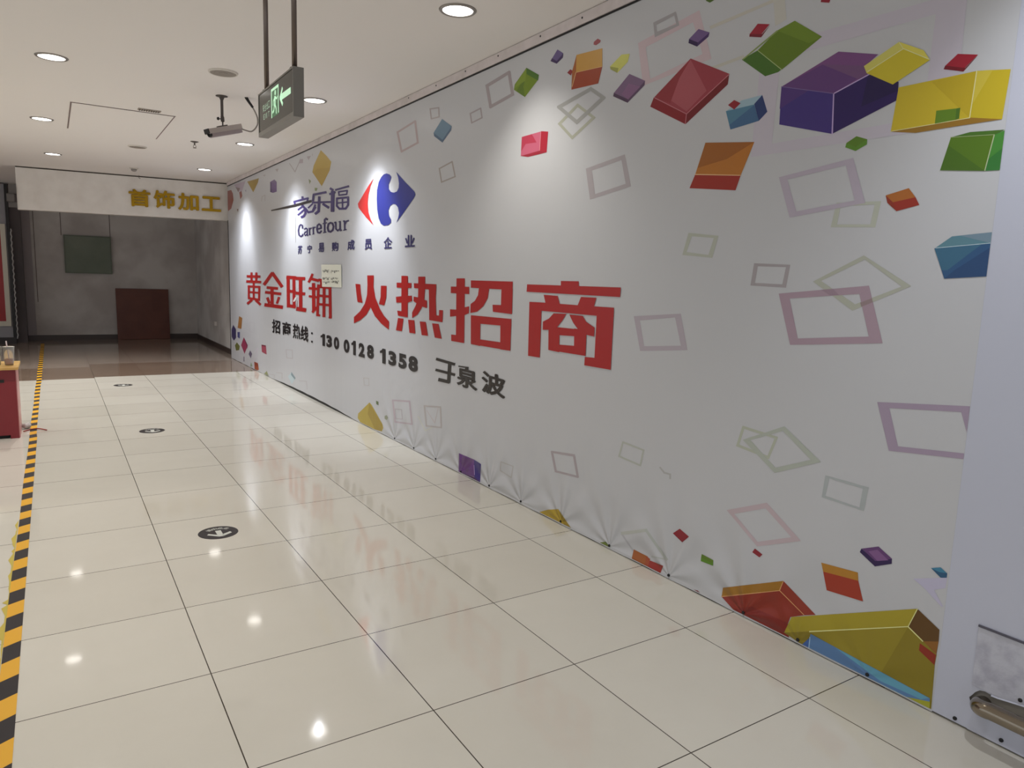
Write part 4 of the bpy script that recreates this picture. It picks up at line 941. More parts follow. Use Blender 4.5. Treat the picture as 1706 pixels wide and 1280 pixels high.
def sheet_grid(bm, y0, y1, mi, lower):
    ny = int((y1 - y0) / 0.09); zs = [0, 0.03, 0.08, 0.2, 0.6, 1.2, 2.0, 2.842]; rows = []
    for i in range(ny + 1):
        y = y0 + (y1 - y0) * i / ny; z0 = lower(y)
        rows.append([bm.verts.new((WX, y, z0 + (2.842 - z0) * z / 2.842)) for z in zs])
    for a, b in zip(rows, rows[1:]):
        for k in range(len(zs) - 1):
            bm.faces.new([a[k], a[k + 1], b[k + 1], b[k]]).material_index = mi
banner = thing('advertising_banner', 'large white printed banner with flying coloured blocks, covering the right wall', 'banner', (WX, 6.9, 0.0))
def local(o, root):
    o.parent = root; o.matrix_parent_inverse = Matrix.Translation(root.location).inverted(); return o
def lower(y):
    z = 0.002 + 0.004 * abs(math.sin((y - 1.1) * PI / 0.43))
    if 6.9 < y < 9.9: z += 0.026 * math.sin((y - 6.9) / 3.0 * PI) ** 0.6   # the hem lifts off the floor here
    return z
for nm, data, glyphs, mark in ART:
    pal = Pal(); bm = bmesh.new()
    if nm == 'sheet_print':
        nm = 'printed_sheet'; sheet_grid(bm, 1.127, 12.745, pal('sheet'), lower)
    if data.strip(): art_mesh(bm, data, pal)
    for ch, tone, q in glyphs:
        if ch == '1':
            V = [Vector(p) for p in ((0.42, 0, 0), (1, 0, 0), (1, 1, 0), (0.50, 1, 0), (0.28, 0.86, 0), (0, 0.80, 0), (0, 0.64, 0), (0.42, 0.70, 0))]
            glyph_faces(bm, q, V, [tuple(range(8))], WX - 0.0036, pal(tone)); continue
        V, Fs = glyph(ch, 0.055 if ch.isdigit() else 0.008)
        shifts = [(0, 0)] if ch.isdigit() else [(0, 0), (0.028, 0), (-0.028, 0), (0, 0.022), (0, -0.022)]
        for n_, (sx, sz) in enumerate(shifts):
            glyph_faces(bm, q, [Vector((v.x * 0.96 + 0.02 + sx, v.y * 0.96 + 0.02 + sz, 0)) for v in V], Fs, WX - 0.0036 - 0.00003 * n_, pal(tone))
    o = local(obj(nm, bm, pal.mats), banner)
    if nm == 'headline_character': o['label'] = 'heavy red character ' + mark
    elif nm == 'logo_emblem': o['label'] = 'blue and red arrow shaped emblem'
    elif nm == 'phone_number': o['label'] = 'black phone number'
for y in PINS:
    local(obj('fixing_screw', lathe(bmesh.new(), [(0, -0.004), (0.006, -0.003), (0.0075, 0.0), (0.0075, 0.004)], (WX - 0.004, y, 0.022), 12, 'x'), DARK), banner)

# plain cover sheet at the near end, torn open around the rail
cover = thing('cover_sheet', 'plain white sheet at the near right end of the wall, torn around the steel rail', 'sheet', (WX, 0.0, 0.0))
bm = bmesh.new()
ny = 28; zs = [0.006, 0.03, 0.06]
hole = [(1.013, 0.104), (1.018, 0.118), (1.009, 0.132), (1.004, 0.142), (0.998, 0.149), (0.990, 0.157), (0.975, 0.161), (0.955, 0.159), (0.935, 0.160), (0.90, 0.166), (0.863, 0.172), (0.70, 0.185), (0.3, 0.20), (-4, 0.22)]
low = [(1.013, 0.104), (1.005, 0.09), (0.985, 0.098), (0.95, 0.104), (0.90, 0.112), (0.82, 0.112), (0.6, 0.112), (0.3, 0.11), (-4, 0.11)]
quad(bm, [(WX, 1.1268, 0.008), (WX, 1.1268, 2.842), (WX, 1.018, 2.842), (WX, 1.018, 0.118), (WX, 1.013, 0.104), (WX, 1.013, 0.008)])
for a, b in zip(hole[1:], hole[2:]): quad(bm, [(WX, a[0], a[1]), (WX, a[0], 2.842), (WX, b[0], 2.842), (WX, b[0], b[1])])
for a, b in zip(low, low[1:]): quad(bm, [(WX, a[0], 0.006), (WX, a[0], a[1]), (WX, b[0], b[1]), (WX, b[0], 0.006)])
# the lifted lip of the tear
lip = hole[7:]
for a, b in zip(lip, lip[1:]): quad(bm, [(WX, a[0], a[1] + 0.004), (WX - 0.005, a[0], a[1] - 0.002), (WX - 0.005, b[0], b[1] - 0.002), (WX, b[0], b[1] + 0.004)])
local(obj('sheet', bm, ink('cover')), cover)
CLEAR = mat('wrinkled_tape_film', srgb(196, 197, 208), 0.28, bump=(34, 0.6, 0.004), noise=(srgb(176, 176, 190), 22, 5, 0.4, 0.65))
bm = bmesh.new()
quad(bm, [(WX - 0.002, 1.015, 0.165), (WX - 0.002, 1.017, 0.374), (WX - 0.002, 0.30, 0.374), (WX - 0.002, 0.30, 0.205), (WX - 0.002, 0.863, 0.176), (WX - 0.002, 0.935, 0.163), (WX - 0.002, 0.975, 0.165)])
local(obj('taped_patch', bm, CLEAR), cover)
local(obj('patch_edge', B(WX - 0.006, WX - 0.001, 0.30, 1.017, 0.371, 0.378), mat('grey_edge', srgb(86, 84, 96), 0.5)), cover)
for y, z in ((1.052, 0.022), (0.91, 0.026), (0.874, 0.186), (0.878, 0.106)):
    local(obj('fixing_screw', lathe(bmesh.new(), [(0, -0.004), (0.005, -0.003), (0.0065, 0.0), (0.0065, 0.004)], (WX - 0.004, y, z), 12, 'x'), DARK), cover)
# dark recess lining behind the tear is the hoarding board itself

rail = thing('crash_rail', 'low stainless steel pipe rail coming out of the torn sheet near the floor', 'rail', (2.45, 0.9, 0.0))
path = [(2.519, 0.972, 0.118), (2.50, 0.973, 0.122)] + [(2.448 + 0.052 * math.cos(a) * 1.0 if False else 2.50 - 0.052 * math.sin(a), 0.973 - 0.05 * (1 - math.cos(a)), 0.122 + 0.02 * a / (PI / 2)) for a in [k * PI / 16 for k in range(1, 9)]] + [(2.448, 0.80, 0.142), (2.448, 0.3, 0.142), (2.448, -1.6, 0.142)]
local(obj('pipe', tube(bmesh.new(), path, 0.0265, 24), STEEL, smooth=True), rail)
local(obj('wall_bracket', B(2.455, 2.521, 0.235, 0.265, 0.13, 0.15), STEEL), rail)

# paper notice pinned on the sheet
note = thing('paper_notice', 'small white handwritten paper notice stuck over the last red character of the left headline', 'notice', (WX - 0.006, NOTICE_CORNERS[0][0], NOTICE_CORNERS[2][1]))
bm = bmesh.new(); q = NOTICE_CORNERS
vs = [bm.verts.new((WX - 0.0062 - 0.004 * (i == 1), y, z)) for i, (y, z) in enumerate(q)]
bm.faces.new(vs[::-1]); r = bmesh.ops.extrude_face_region(bm, geom=bm.faces[:]); bmesh.ops.translate(bm, vec=(0.0008, 0, 0), verts=[v for v in r['geom'] if isinstance(v, bmesh.types.BMVert)])
local(obj('paper', bm, mat('notice_paper', srgb(226, 226, 212), 0.6)), note)
bm = bmesh.new()
for qq in NOTICE_MARKS: quad(bm, [(WX - 0.0108, y, z) for y, z in qq])
local(obj('handwriting', bm, mat('pen_ink', srgb(84, 84, 82), 0.6)), note)

# slim black strip added to stand in for the dark gap at the far end of the sheet
tag(obj('corner_gap_strip', B(WX - 0.004, WX + 0.05, 12.746, 12.78, 0.06, 2.30), BLACKM), 'thin black upright strip standing in for the dark gap at the far end of the printed banner', 'dark gap')

# ------------------------------------------------------------------ fascia with gold characters
def fy(x): return 13.24 - 0.125 * (x + 0.38)
FX0, FX1 = -0.372, 2.60
bm = bmesh.new()
P = [(FX0, 2.278), (FX1, 2.300), (FX1, 2.893), (FX0, 2.893)]
f = [bm.verts.new((x, fy(x), z)) for x, z in P]; b_ = [bm.verts.new((x, fy(x) + 0.18, z)) for x, z in P]
bm.faces.new(f[::-1][::-1]); bm.faces.new(b_[::-1])
for i in range(4): bm.faces.new([f[i], b_[i], b_[(i + 1) % 4], f[(i + 1) % 4]])
bmesh.ops.recalc_face_normals(bm, faces=bm.faces[:])
fas = obj('fascia_board', bm, WHITEP); tag(fas, 'white fascia board across the far end of the corridor under the ceiling', 'fascia')
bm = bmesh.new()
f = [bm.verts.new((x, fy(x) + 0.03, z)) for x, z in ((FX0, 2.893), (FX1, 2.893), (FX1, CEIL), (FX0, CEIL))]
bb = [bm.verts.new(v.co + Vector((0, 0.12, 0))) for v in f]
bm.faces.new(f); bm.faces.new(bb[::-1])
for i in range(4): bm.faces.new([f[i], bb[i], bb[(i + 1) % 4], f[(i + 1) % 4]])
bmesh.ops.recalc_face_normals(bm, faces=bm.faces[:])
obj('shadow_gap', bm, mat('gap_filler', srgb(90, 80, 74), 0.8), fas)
GOLD = mat('gold_letter', srgb(160, 126, 34), 0.24, 0.95)
rt = Matrix.Rotation(-math.atan(0.125), 4, 'Z')
for ch, x0, x1, z0, z1, words in (('首', 1.100, 1.395, 2.440, 2.695, 'first of four, farthest from the banner'), ('饰', 1.450, 1.745, 2.435, 2.705, 'second of four'), ('加', 1.800, 2.095, 2.428, 2.690, 'third of four'), ('工', 2.150, 2.430, 2.440, 2.665, 'last of four, beside the banner')):
    V, Fs = glyph(ch, 0.008, 0.05)
    bm = bmesh.new(); zz = [v.z for v in V]; zm = min(zz); zM = max(zz)
    vs = []
    for v in V:
        x = x0 + v.x * (x1 - x0); d = 0.004 + 0.026 * (v.z - zm) / max(1e-6, zM - zm)
        vs.append(bm.verts.new((x, fy(x) - d, z0 + v.y * (z1 - z0))))
    for f in Fs:
        try: bm.faces.new([vs[i] for i in f])
        except ValueError: pass
    for dx, dz in ((0.007, 0.0), (-0.007, 0.0), (0.0, 0.007), (0.0, -0.007)):
        w2 = [bm.verts.new((v.co.x + dx, fy(v.co.x + dx) - (fy(v.co.x) - v.co.y) + 0.0004 * (1 + 10 * abs(dx) + 200 * dz), v.co.z + dz)) for v in vs]
        for f in Fs:
            try: bm.faces.new([w2[i] for i in f])
            except ValueError: pass
    o = obj('sign_character', bm, GOLD)
    tag(o, 'gold raised character %s on the white fascia, %s' % (ch, words), 'sign letter', 'gold characters on the fascia')
    o.parent = None
tag(obj('ceiling_hook', tube(bmesh.new(), [(1.25, 13.0, CEIL), (1.25, 13.0, 2.872), (1.262, 13.0, 2.866), (1.268, 13.0, 2.874)], 0.004, 8), VENTM), 'small grey hook on the ceiling just above the white fascia', 'hook')

# ------------------------------------------------------------------ things in the far room
gb = thing('notice_board', 'grey-green rectangular board hanging on the far plaster wall', 'board', (0.645, 16.8, 1.33))
local(obj('board_panel', B(0.255, 1.045, 16.755, 16.785, 1.345, 2.06, bev=0.004), mat('green_board', srgb(122, 130, 116), 0.6, noise=(srgb(108, 118, 104), 2, 4, 0.35, 0.7))), gb)
bm = bmesh.new()
for a in ((0.24, 0.262, 1.33, 2.07), (1.032, 1.054, 1.33, 2.07)): box(bm, a[0], a[1], 16.745, 16.80, a[2], a[3])
for a in ((0.262, 1.032, 1.33, 1.352), (0.262, 1.032, 2.05, 2.07)): box(bm, a[0], a[1], 16.745, 16.80, a[2], a[3])
local(obj('board_frame', bm, mat('green_frame', srgb(98, 106, 92), 0.5)), gb)
rb = obj('wooden_panel', B(-0.49, 0.49, -0.022, 0.0, 0.0, 1.045, bev=0.003), mat('red_brown_board', srgb(104, 54, 38), 0.45, noise=(srgb(92, 44, 30), 3, 5, 0.35, 0.7)))
rb.location = (1.585, 16.715, 0.001); rb.rotation_euler = (math.radians(-3.2), 0, 0)
tag(rb, 'red-brown square board leaning on the far wall', 'board')
tag(obj('wall_socket', B(2.60, 2.64, 14.6, 14.68, 0.42, 0.50, bev=0.006), WHPL), 'small socket box low on the right plaster wall of the far room', 'socket')
bm = bmesh.new()
box(bm, -0.95, -0.43, 16.3, 16.8, 0.0, CEIL)
struct('trim_3', bm, mat('dark_pillar_paint', srgb(92, 84, 86), 0.6, noise=(srgb(76, 70, 72), 1.2, 4, 0.3, 0.7)), 'dark grey pillar at the far left')
struct('trim_4', B(-0.43, -0.29, 16.745, 16.8, 0.1, CEIL), mat('pale_casing', srgb(158, 150, 152), 0.6), 'pale upright casing beside the pillar')
bm = bmesh.new()
for x, z0, z1 in ((0.20, 2.06, CEIL), (-0.245, 0.75, CEIL), (1.04, 2.07, CEIL)): box(bm, x, x + 0.012, 16.795, 16.803, z0, z1)
struct('trim_5', bm, mat('wall_seam', srgb(112, 102, 100), 0.8))

# stall partition, far left, with a red poster
st_ = thing('stall_partition', 'grey partition with black edge at the far left, standing before the pillar', 'partition', (-1.2, 16.15, 0))
local(obj('partition_panel', B(-2.6, -0.64, 16.12, 16.18, 0.12, CEIL - 0.02), mat('partition_grey', srgb(150, 148, 152), 0.6)), st_)
local(obj('kick_board', B(-2.6, -0.60, 16.10, 16.20, 0.0, 0.12), mat('kick_dark', srgb(52, 46, 48), 0.5)), st_)
local(obj('edge_profile', B(-0.64, -0.595, 16.09, 16.21, 0.12, CEIL - 0.02), BLACKM), st_)
po = thing('poster', 'dark red poster in a pale frame hung on the far left partition', 'poster', (-1.1, 16.1, 0.3))
local(obj('poster_print', B(-1.5, -0.735, 16.095, 16.105, 0.42, 2.08), mat('poster_red', srgb(158, 26, 34), 0.4, noise=(srgb(136, 16, 48), 0.9, 2, 0.4, 0.6))), po)
bm = bmesh.new(); box(bm, -0.735, -0.66, 16.085, 16.118, 0.33, 2.18); box(bm, -1.58, -1.5, 16.085, 16.118, 0.33, 2.18); box(bm, -1.5, -0.735, 16.085, 16.118, 0.33, 0.42); box(bm, -1.5, -0.735, 16.085, 16.118, 2.08, 2.18)
local(obj('poster_frame', bm, mat('cream_frame', srgb(206, 200, 184), 0.5)), po)
bm = bmesh.new(); zt = 2.10; pts = []
for k in range(60):
    z = zt - k * (2.0 / 59); pts.append((-0.575 + 0.008 * math.sin(k * 1.9), 16.07 + 0.008 * math.cos(k * 1.9), z))
tube(bm, pts, 0.011, 6)
tag(obj('hanging_chain', bm, mat('pale_chain', srgb(176, 172, 170), 0.5, bump=(60, 0.6, 0.01))), 'pale twisted cord hanging down the black partition edge', 'cord')
bm = bmesh.new(); box(bm, -0.50, -0.40, 13.18, 13.30, 2.38, 2.50, bev=0.015); box(bm, -0.47, -0.372, 13.22, 13.27, 2.50, 2.64); box(bm, -0.48, -0.372, 13.22, 13.26, 2.30, 2.38)
tag(obj('wall_bracket', bm, mat('bracket_grey', srgb(92, 88, 86), 0.6)), 'small grey bracket fixed to the left end of the white fascia', 'bracket')

# ------------------------------------------------------------------ red counter at the left edge
ct = thing('red_counter', 'dark red low cabinet with a yellow wooden top at the left edge of the corridor', 'cabinet', (-0.8, 7.4, 0))
REDC = mat('red_laminate', srgb(124, 30, 38), 0.4)
bm = bmesh.new()
box(bm, -1.3, -0.292, 7.2, 7.22, 0.03, 0.585); box(bm, -1.3, -0.30, 7.22, 7.62, 0.045, 0.585)
box(bm, -0.352, -0.292, 7.2, 7.22, 0.0, 0.03)
local(obj('cabinet_body', bm, REDC), ct)
local(obj('side_panel', B(-0.300, -0.286, 7.221, 7.63, 0.0, 0.585), mat('pink_lit_side', srgb(214, 150, 150), 0.35)), ct)  # light and reflection on this side are put into its pink colour
local(obj('cabinet_top', B(-1.32, -0.268, 7.16, 7.65, 0.585, 0.607, bev=0.003), mat('yellow_wood', srgb(214, 176, 104), 0.4, noise=(srgb(190, 150, 84), 8, 3, 0.4, 0.6))), ct)
local(obj('pull_slot', B(-0.60, -0.372, 7.196, 7.2, 0.478, 0.502), DARK), ct)
local(obj('plinth', B(-1.3, -0.36, 7.24, 7.6, 0.0, 0.045), DARK), ct)
CUP = mat('clear_cup', srgb(232, 232, 232), 0.08, trans=0.85, spec=0.5)
def cup(x, y, label, drink, hh=0.115):
    c = thing('plastic_cup', label, 'cup', (x, y, 0.607), group='cups on the red cabinet')
    bm = lathe(bmesh.new(), [(0, 0), (0.030, 0), (0.0325, 0.02), (0.044, 0.155), (0.046, 0.158), (0.0435, 0.158), (0.031, 0.022), (0.029, 0.004), (0, 0.004)], seg=28)
    obj('cup_wall', bm, CUP, c, True)
    bm = lathe(bmesh.new(), [(0, 0.006), (0.0285, 0.006), (0.0305, 0.022), (0.033, 0.05), (0, 0.05)], seg=24)
    obj('drink', bm, mat(drink[0], drink[1], 0.3), c, True)
    obj('straw', tube(bmesh.new(), [(0.006, 0.0, 0.008), (-0.012, 0.0, 0.205)], 0.005, 8), mat('straw_white', srgb(214, 196, 196), 0.4), c)
    return c
cup(-0.335, 7.34, 'clear plastic cup with an orange-red drink and straw on the red cabinet corner', ('orange_drink', srgb(196, 92, 50)))
cup(-0.425, 7.36, 'clear plastic cup with a pale drink behind the orange drink cup on the red cabinet', ('pale_drink', srgb(190, 180, 150)))
bm = bmesh.new(); bmesh.ops.create_icosphere(bm, subdivisions=3, radius=0.07); random.seed(3)
for v in bm.verts: v.co.z = v.co.z * 1.7 + 0.119; v.co *= 1.0 + 0.12 * math.sin(v.co.x * 90) * math.cos(v.co.z * 60)
zmin = min(v.co.z for v in bm.verts)
for v in bm.verts: v.co += Vector((-0.52, 7.54, 0.6075 - zmin))
tag(obj('plastic_bag', bm, mat('white_bag', srgb(220, 222, 220), 0.3, bump=(40, 0.8, 0.01)), smooth=True), 'crumpled white plastic bag at the back of the red cabinet top', 'bag')
bm = tube(bmesh.new(), bez([(-0.27, 7.45, 0.006), (-0.22, 7.52, 0.006), (-0.16, 7.50, 0.012), (-0.10, 7.44, 0.006)], 8), 0.005, 8)
tag(obj('cord', bm, mat('red_cord', srgb(150, 50, 44), 0.5)), 'thin red cord on the floor beside the red cabinet, crossing the striped tape', 'cord')
bm = bmesh.new(); bmesh.ops.create_icosphere(bm, subdivisions=3, radius=0.035)
for v in bm.verts: v.co.z *= 0.7; v.co *= 1.0 + 0.2 * math.sin(v.co.x * 160) * math.cos(v.co.y * 120)
zmin = min(v.co.z for v in bm.verts)
for v in bm.verts: v.co += Vector((-0.248, 7.60, 0.001 - zmin))
tag(obj('wrapper', bm, mat('grey_wrapper', srgb(190, 184, 180), 0.3), smooth=True), 'crumpled pale wrapper on the floor between the red cabinet and the striped tape', 'litter')

# ------------------------------------------------------------------ floor tape and decals
YEL = mat('tape_yellow', srgb(226, 168, 30), 0.4); BLK = mat('tape_black', srgb(26, 18, 22), 0.55)
def tape_x(y):   # left and right edge
    if y < 3.0: return -0.224, -0.167
    return -0.224 + 0.002 * math.sin(y * 3), -0.168 + 0.0 * y - (0.006 if 7.2 < y < 10.5 else 0)
bm = bmesh.new(); per = 0.275; y = 0.02; k = 0; sl = 0.035
while y < 16.05:
    h = per / 2; mi = k % 2
    a0, a1 = tape_x(y); b0, b1 = tape_x(y + h)
    vs = [(a0, y - 0.015, 0.0012), (a1, y + sl - 0.015, 0.0012), (b1, y + h + sl - 0.015, 0.0012), (b0, y + h - 0.015, 0.0012)]
    quad(bm, vs, mi); y += h; k += 1
tag(obj('hazard_tape', bm, [BLK, YEL]), 'yellow and black striped hazard tape running along the floor at the left', 'tape')
def frag(a, n, seed):
    random.seed(seed); bm = bmesh.new(); y = a; w0 = 0.003; prev = None
    for i in range(n):
        pair = (bm.verts.new((-0.226 - w0, y, 0.0014)), bm.verts.new((-0.2255, y, 0.0014)))
        if prev: bm.faces.new([prev[0], prev[1], pair[1], pair[0]])
        prev = pair; y += random.uniform(0.02, 0.09); w0 = random.choice((0.002, 0.006, 0.014, 0.022))
    return bm
tag(obj('tape_residue', frag(2.95, 34, 5), mat('old_tape_yellow', srgb(190, 170, 70), 0.6)), 'torn strip of old yellow tape residue along the left edge of the hazard tape', 'tape residue')
DEC = mat('decal_black', srgb(32, 24, 26), 0.45); DECW = mat('decal_white', srgb(206, 208, 200), 0.4)
def decal(x, y, label):
    d = thing('floor_decal', label, 'floor sticker', (x, y, 0), (0, 0, 0), 'round arrow stickers on the floor')
    obj('disc', lathe(bmesh.new(), [(0, 0.0014), (0.104, 0.0014), (0.105, 0.0004)], seg=48), DEC, d)
    bm = bmesh.new()
    def qd(p): quad(bm, [(a, b, 0.0022) for a, b in p])
    qd([(-0.012, 0.03), (0.018, 0.03), (0.018, -0.035), (-0.012, -0.035)])
    qd([(-0.012, -0.035), (0.018, -0.035), (0.018, -0.072), (-0.008, -0.072)])
    qd([(-0.008, -0.072), (-0.012, -0.040), (-0.052, -0.005), (-0.062, -0.022)])
    qd([(0.014, -0.072), (0.016, -0.040), (0.060, -0.012), (0.066, -0.034)])
    obj('arrow', bm, DECW, d)
    bm = bmesh.new()
    for i, ch in enumerate('请由此走'):
        V, Fs = glyph(ch, 0.008); a = math.radians(128 - i * 27); R = 0.070; s = 0.030
        ca, sa = math.cos(a - PI / 2), math.sin(a - PI / 2); cx, cy = R * math.cos(a) + 0.003, R * math.sin(a) - 0.005
        vs = []
        for v in V:
            lx, ly = (v.x - 0.5) * s, (v.y - 0.5) * s; vs.append(bm.verts.new((cx + lx * ca - ly * sa, cy + lx * sa + ly * ca, 0.0022)))
        for f in Fs:
            try: bm.faces.new([vs[j] for j in f])
            except ValueError: pass
    obj('lettering', bm, DECW, d)
    return d
decal(0.718, 4.095, 'black round floor sticker with white arrow, nearest of the three')
decal(0.702, 7.078, 'black round floor sticker with white arrow, middle of the three')
decal(0.694, 10.065, 'black round floor sticker with white arrow, farthest, just before the brown tiles')

# ------------------------------------------------------------------ ceiling fittings
def downlight(x, y, label):
    d = thing('downlight', label, 'ceiling light', (x, y, CEIL), group='round downlights in the ceiling')
    if 'proto' in DL:
        for ch in DL['proto'].children:
            c = ch.copy(); C.objects.link(c); c.parent = d
    else:
        DL['proto'] = d
        obj('trim_ring', lathe(bmesh.new(), [(0.083, -0.002), (0.086, -0.008), (0.098, -0.007), (0.104, -0.001), (0.104, 0.0)], seg=40), LAMPR, d, True)
        obj('lens', lathe(bmesh.new(), [(0, -0.004), (0.05, -0.0045), (0.084, -0.003)], seg=40), LENS, d, True)
    return d
DL = {}
names = ['nearest of the row beside the banner', 'lit downlight behind the green exit sign', 'downlight right of the security camera, third along the banner', 'farthest of the row beside the banner',
         'largest of the left row, nearest', 'middle of the left row of downlights', 'farthest of the left row, before the fascia']
for cfg, nm in zip(LIGHT_GRID, names):
    downlight(cfg[0], cfg[1], 'bright round ceiling downlight, ' + nm)
def disc_speaker(x, y, label, r):
    d = thing('ceiling_speaker', label, 'speaker', (x, y, CEIL), group='round speakers in the ceiling')
    obj('rim', lathe(bmesh.new(), [(r * 0.86, -0.010), (r * 0.9, -0.014), (r * 0.97, -0.010), (r, 0.0)], seg=40), WHPL, d, True)
    bm = lathe(bmesh.new(), [(0, -0.012), (r * 0.28, -0.0125), (r * 0.30, -0.010), (r * 0.6, -0.012), (r * 0.62, -0.010), (r * 0.87, -0.011)], seg=40)
    obj('grille', bm, GRILLE, d)
disc_speaker(1.149, 5.86, 'round grey ceiling speaker grille above the security camera', 0.105)
disc_speaker(0.956, 9.98, 'round grey ceiling speaker grille beyond the access hatch', 0.105)
h = thing('access_hatch', 'square white access hatch with thin dark joints in the ceiling', 'hatch', (0.66, 8.5, CEIL))
h.location.z = CEIL
local(obj('hatch_panel', B(0.235, 1.07, 7.80, 9.24, CEIL - 0.006, CEIL), CEILM), h)
GAP = mat('joint_dark', srgb(128, 112, 110), 0.8)
bm = bmesh.new(); box(bm, 0.222, 1.085, 7.788, 7.798, CEIL - 0.0045, CEIL); box(bm, 1.072, 1.082, 7.798, 9.25, CEIL - 0.0045, CEIL); box(bm, 0.222, 0.233, 7.798, 9.25, CEIL - 0.0045, CEIL)
local(obj('hatch_joint', bm, GAP), h)
v = thing('ceiling_vent', 'small grey louvred ceiling vent beside the access hatch', 'vent', (0.845, 7.665, CEIL), (0, 0, 0))
obj('vent_frame', B(-0.095, 0.095, -0.035, 0.035, -0.008, 0.0), mat('vent_light', srgb(170, 160, 150), 0.6), v)
bm = bmesh.new()
for k in range(9): box(bm, -0.085 + k * 0.0195, -0.075 + k * 0.0195, -0.028, 0.028, -0.013, -0.008)
obj('louvres', bm, VENTM, v)
s = thing('sprinkler_head', 'small metal sprinkler head hanging from the ceiling left of the security camera', 'sprinkler', (1.459, 9.12, CEIL))
obj('escutcheon', lathe(bmesh.new(), [(0, -0.012), (0.02, -0.012), (0.045, -0.002), (0.045, 0)], seg=24), VENTM, s, True)
bm = tube(bmesh.new(), [(0, 0, -0.01), (0, 0, -0.04)], 0.008, 10); tube(bm, [(-0.008, 0, -0.04), (-0.016, 0, -0.055), (-0.004, 0, -0.068)], 0.003, 6); tube(bm, [(0.008, 0, -0.04), (0.016, 0, -0.055), (0.004, 0, -0.068)], 0.003, 6)
obj('sprinkler_body', bm, VENTM, s)
obj('deflector', lathe(bmesh.new(), [(0, -0.068), (0.018, -0.068), (0.02, -0.072), (0, -0.073)], seg=16), VENTM, s)
s = thing('smoke_detector', 'small pale smoke detector on the ceiling near the white fascia', 'smoke detector', (1.10, 12.10, CEIL))
obj('detector_base', lathe(bmesh.new(), [(0, -0.015), (0.055, -0.015), (0.06, -0.008), (0.06, 0)], seg=28), WHPL, s, True)
obj('detector_dome', lathe(bmesh.new(), [(0, -0.052), (0.02, -0.05), (0.036, -0.04), (0.04, -0.015), (0, -0.014)], seg=28), mat('detector_grey', srgb(150, 144, 138), 0.6), s, True)

# ------------------------------------------------------------------ exit sign
EX = 0.75
ex = thing('exit_sign', 'green emergency exit sign box hanging from the ceiling on two rods', 'exit sign', (EX + 0.014, 2.87, CEIL))
Y0, Y1, Z0, Z1 = 2.632, 3.128, 1.998, 2.166
FR = mat('sign_frame_metal', srgb(128, 124, 117), 0.4, 0.25)
bm = bmesh.new(); box(bm, EX, EX + 0.030, Y0, Y1, Z0 + 0.016, Z1 - 0.006)
local(obj('sign_case', bm, mat('sign_case', srgb(70, 68, 64), 0.4, 0.3)), ex)
bm = bmesh.new(); box(bm, EX - 0.004, EX + 0.034, Y0 - 0.003, Y1 + 0.003, Z1 - 0.006, Z1); box(bm, EX - 0.004, EX + 0.034, Y0 - 0.003, Y1 + 0.003, Z0, Z0 + 0.016)
box(bm, EX - 0.004, EX + 0.034, Y0 - 0.003, Y0 + 0.003, Z0 + 0.016, Z1 - 0.006); box(bm, EX - 0.004, EX + 0.034, Y1 - 0.003, Y1 + 0.003, Z0 + 0.016, Z1 - 0.006)
local(obj('sign_frame', bm, FR), ex)
local(obj('sign_face', B(EX - 0.002, EX, Y0 + 0.004, Y1 - 0.004, Z0 + 0.017, Z1 - 0.007), mat('sign_glass', srgb(46, 47, 43), 0.10, spec=0.22)), ex)
GL = mat('sign_glow', srgb(170, 205, 175), 0.3, emit=srgb(170, 215, 178), es=0.35); GD = mat('sign_green', srgb(34, 84, 50), 0.3, emit=srgb(30, 90, 50), es=0.25)
bm = bmesh.new()
def sy(p, lay=0): quad(bm, [(EX - 0.0024 - 0.0003 * lay, a, b) for a, b in p])
def sr(y0, y1, z0, z1): sy([(y0, z0), (y0, z1), (y1, z1), (y1, z0)])
sr(2.824, 2.932, 2.040, 2.146)
local(obj('pictogram_panel', bm, GD), ex)
bm = bmesh.new()
sr2 = lambda y0, y1, z0, z1: sy([(y0, z0), (y0, z1), (y1, z1), (y1, z0)], 1)
sr2(2.922, 2.932, 2.040, 2.146); sr2(2.824, 2.833, 2.044, 2.146); sr2(2.833, 2.922, 2.136, 2.146)
def limb(a, b, w_):
    d = Vector((b[0] - a[0], b[1] - a[1])); n = Vector((-d.y, d.x)).normalized() * w_ / 2
    sy([(a[0] + n.x, a[1] + n.y), (b[0] + n.x, b[1] + n.y), (b[0] - n.x, b[1] - n.y), (a[0] - n.x, a[1] - n.y)], 1)
sy([(2.872 + 0.010 * math.cos(t * PI / 5), 2.124 + 0.010 * math.sin(t * PI / 5)) for t in range(10)], 1)
limb((2.875, 2.112), (2.880, 2.080), 0.018); limb((2.880, 2.082), (2.862, 2.066), 0.009); limb((2.862, 2.066), (2.860, 2.046), 0.009)
limb((2.884, 2.082), (2.895, 2.062), 0.009); limb((2.895, 2.062), (2.914, 2.058), 0.009); limb((2.872, 2.108), (2.852, 2.098), 0.007); limb((2.852, 2.098), (2.842, 2.106), 0.007); limb((2.880, 2.106), (2.900, 2.098), 0.007); limb((2.900, 2.098), (2.904, 2.082), 0.007)
local(obj('running_figure', bm, GL), ex)
bm = bmesh.new()
limb((2.800, 2.092), (2.664, 2.092), 0.022); limb((2.806, 2.090), (2.770, 2.122), 0.014); limb((2.806, 2.094), (2.770, 2.062), 0.014)
local(obj('arrow', bm, GL), ex)
bm = bmesh.new()
for i, ch in enumerate('安全出口'):
    V, Fs = glyph(ch, 0.008); ya = 3.062 - i * 0.028
    glyph_faces(bm, [(ya, 2.112), (ya - 0.024, 2.112), (ya - 0.024, 2.084), (ya, 2.084)], V, Fs, EX - 0.0026, 0)
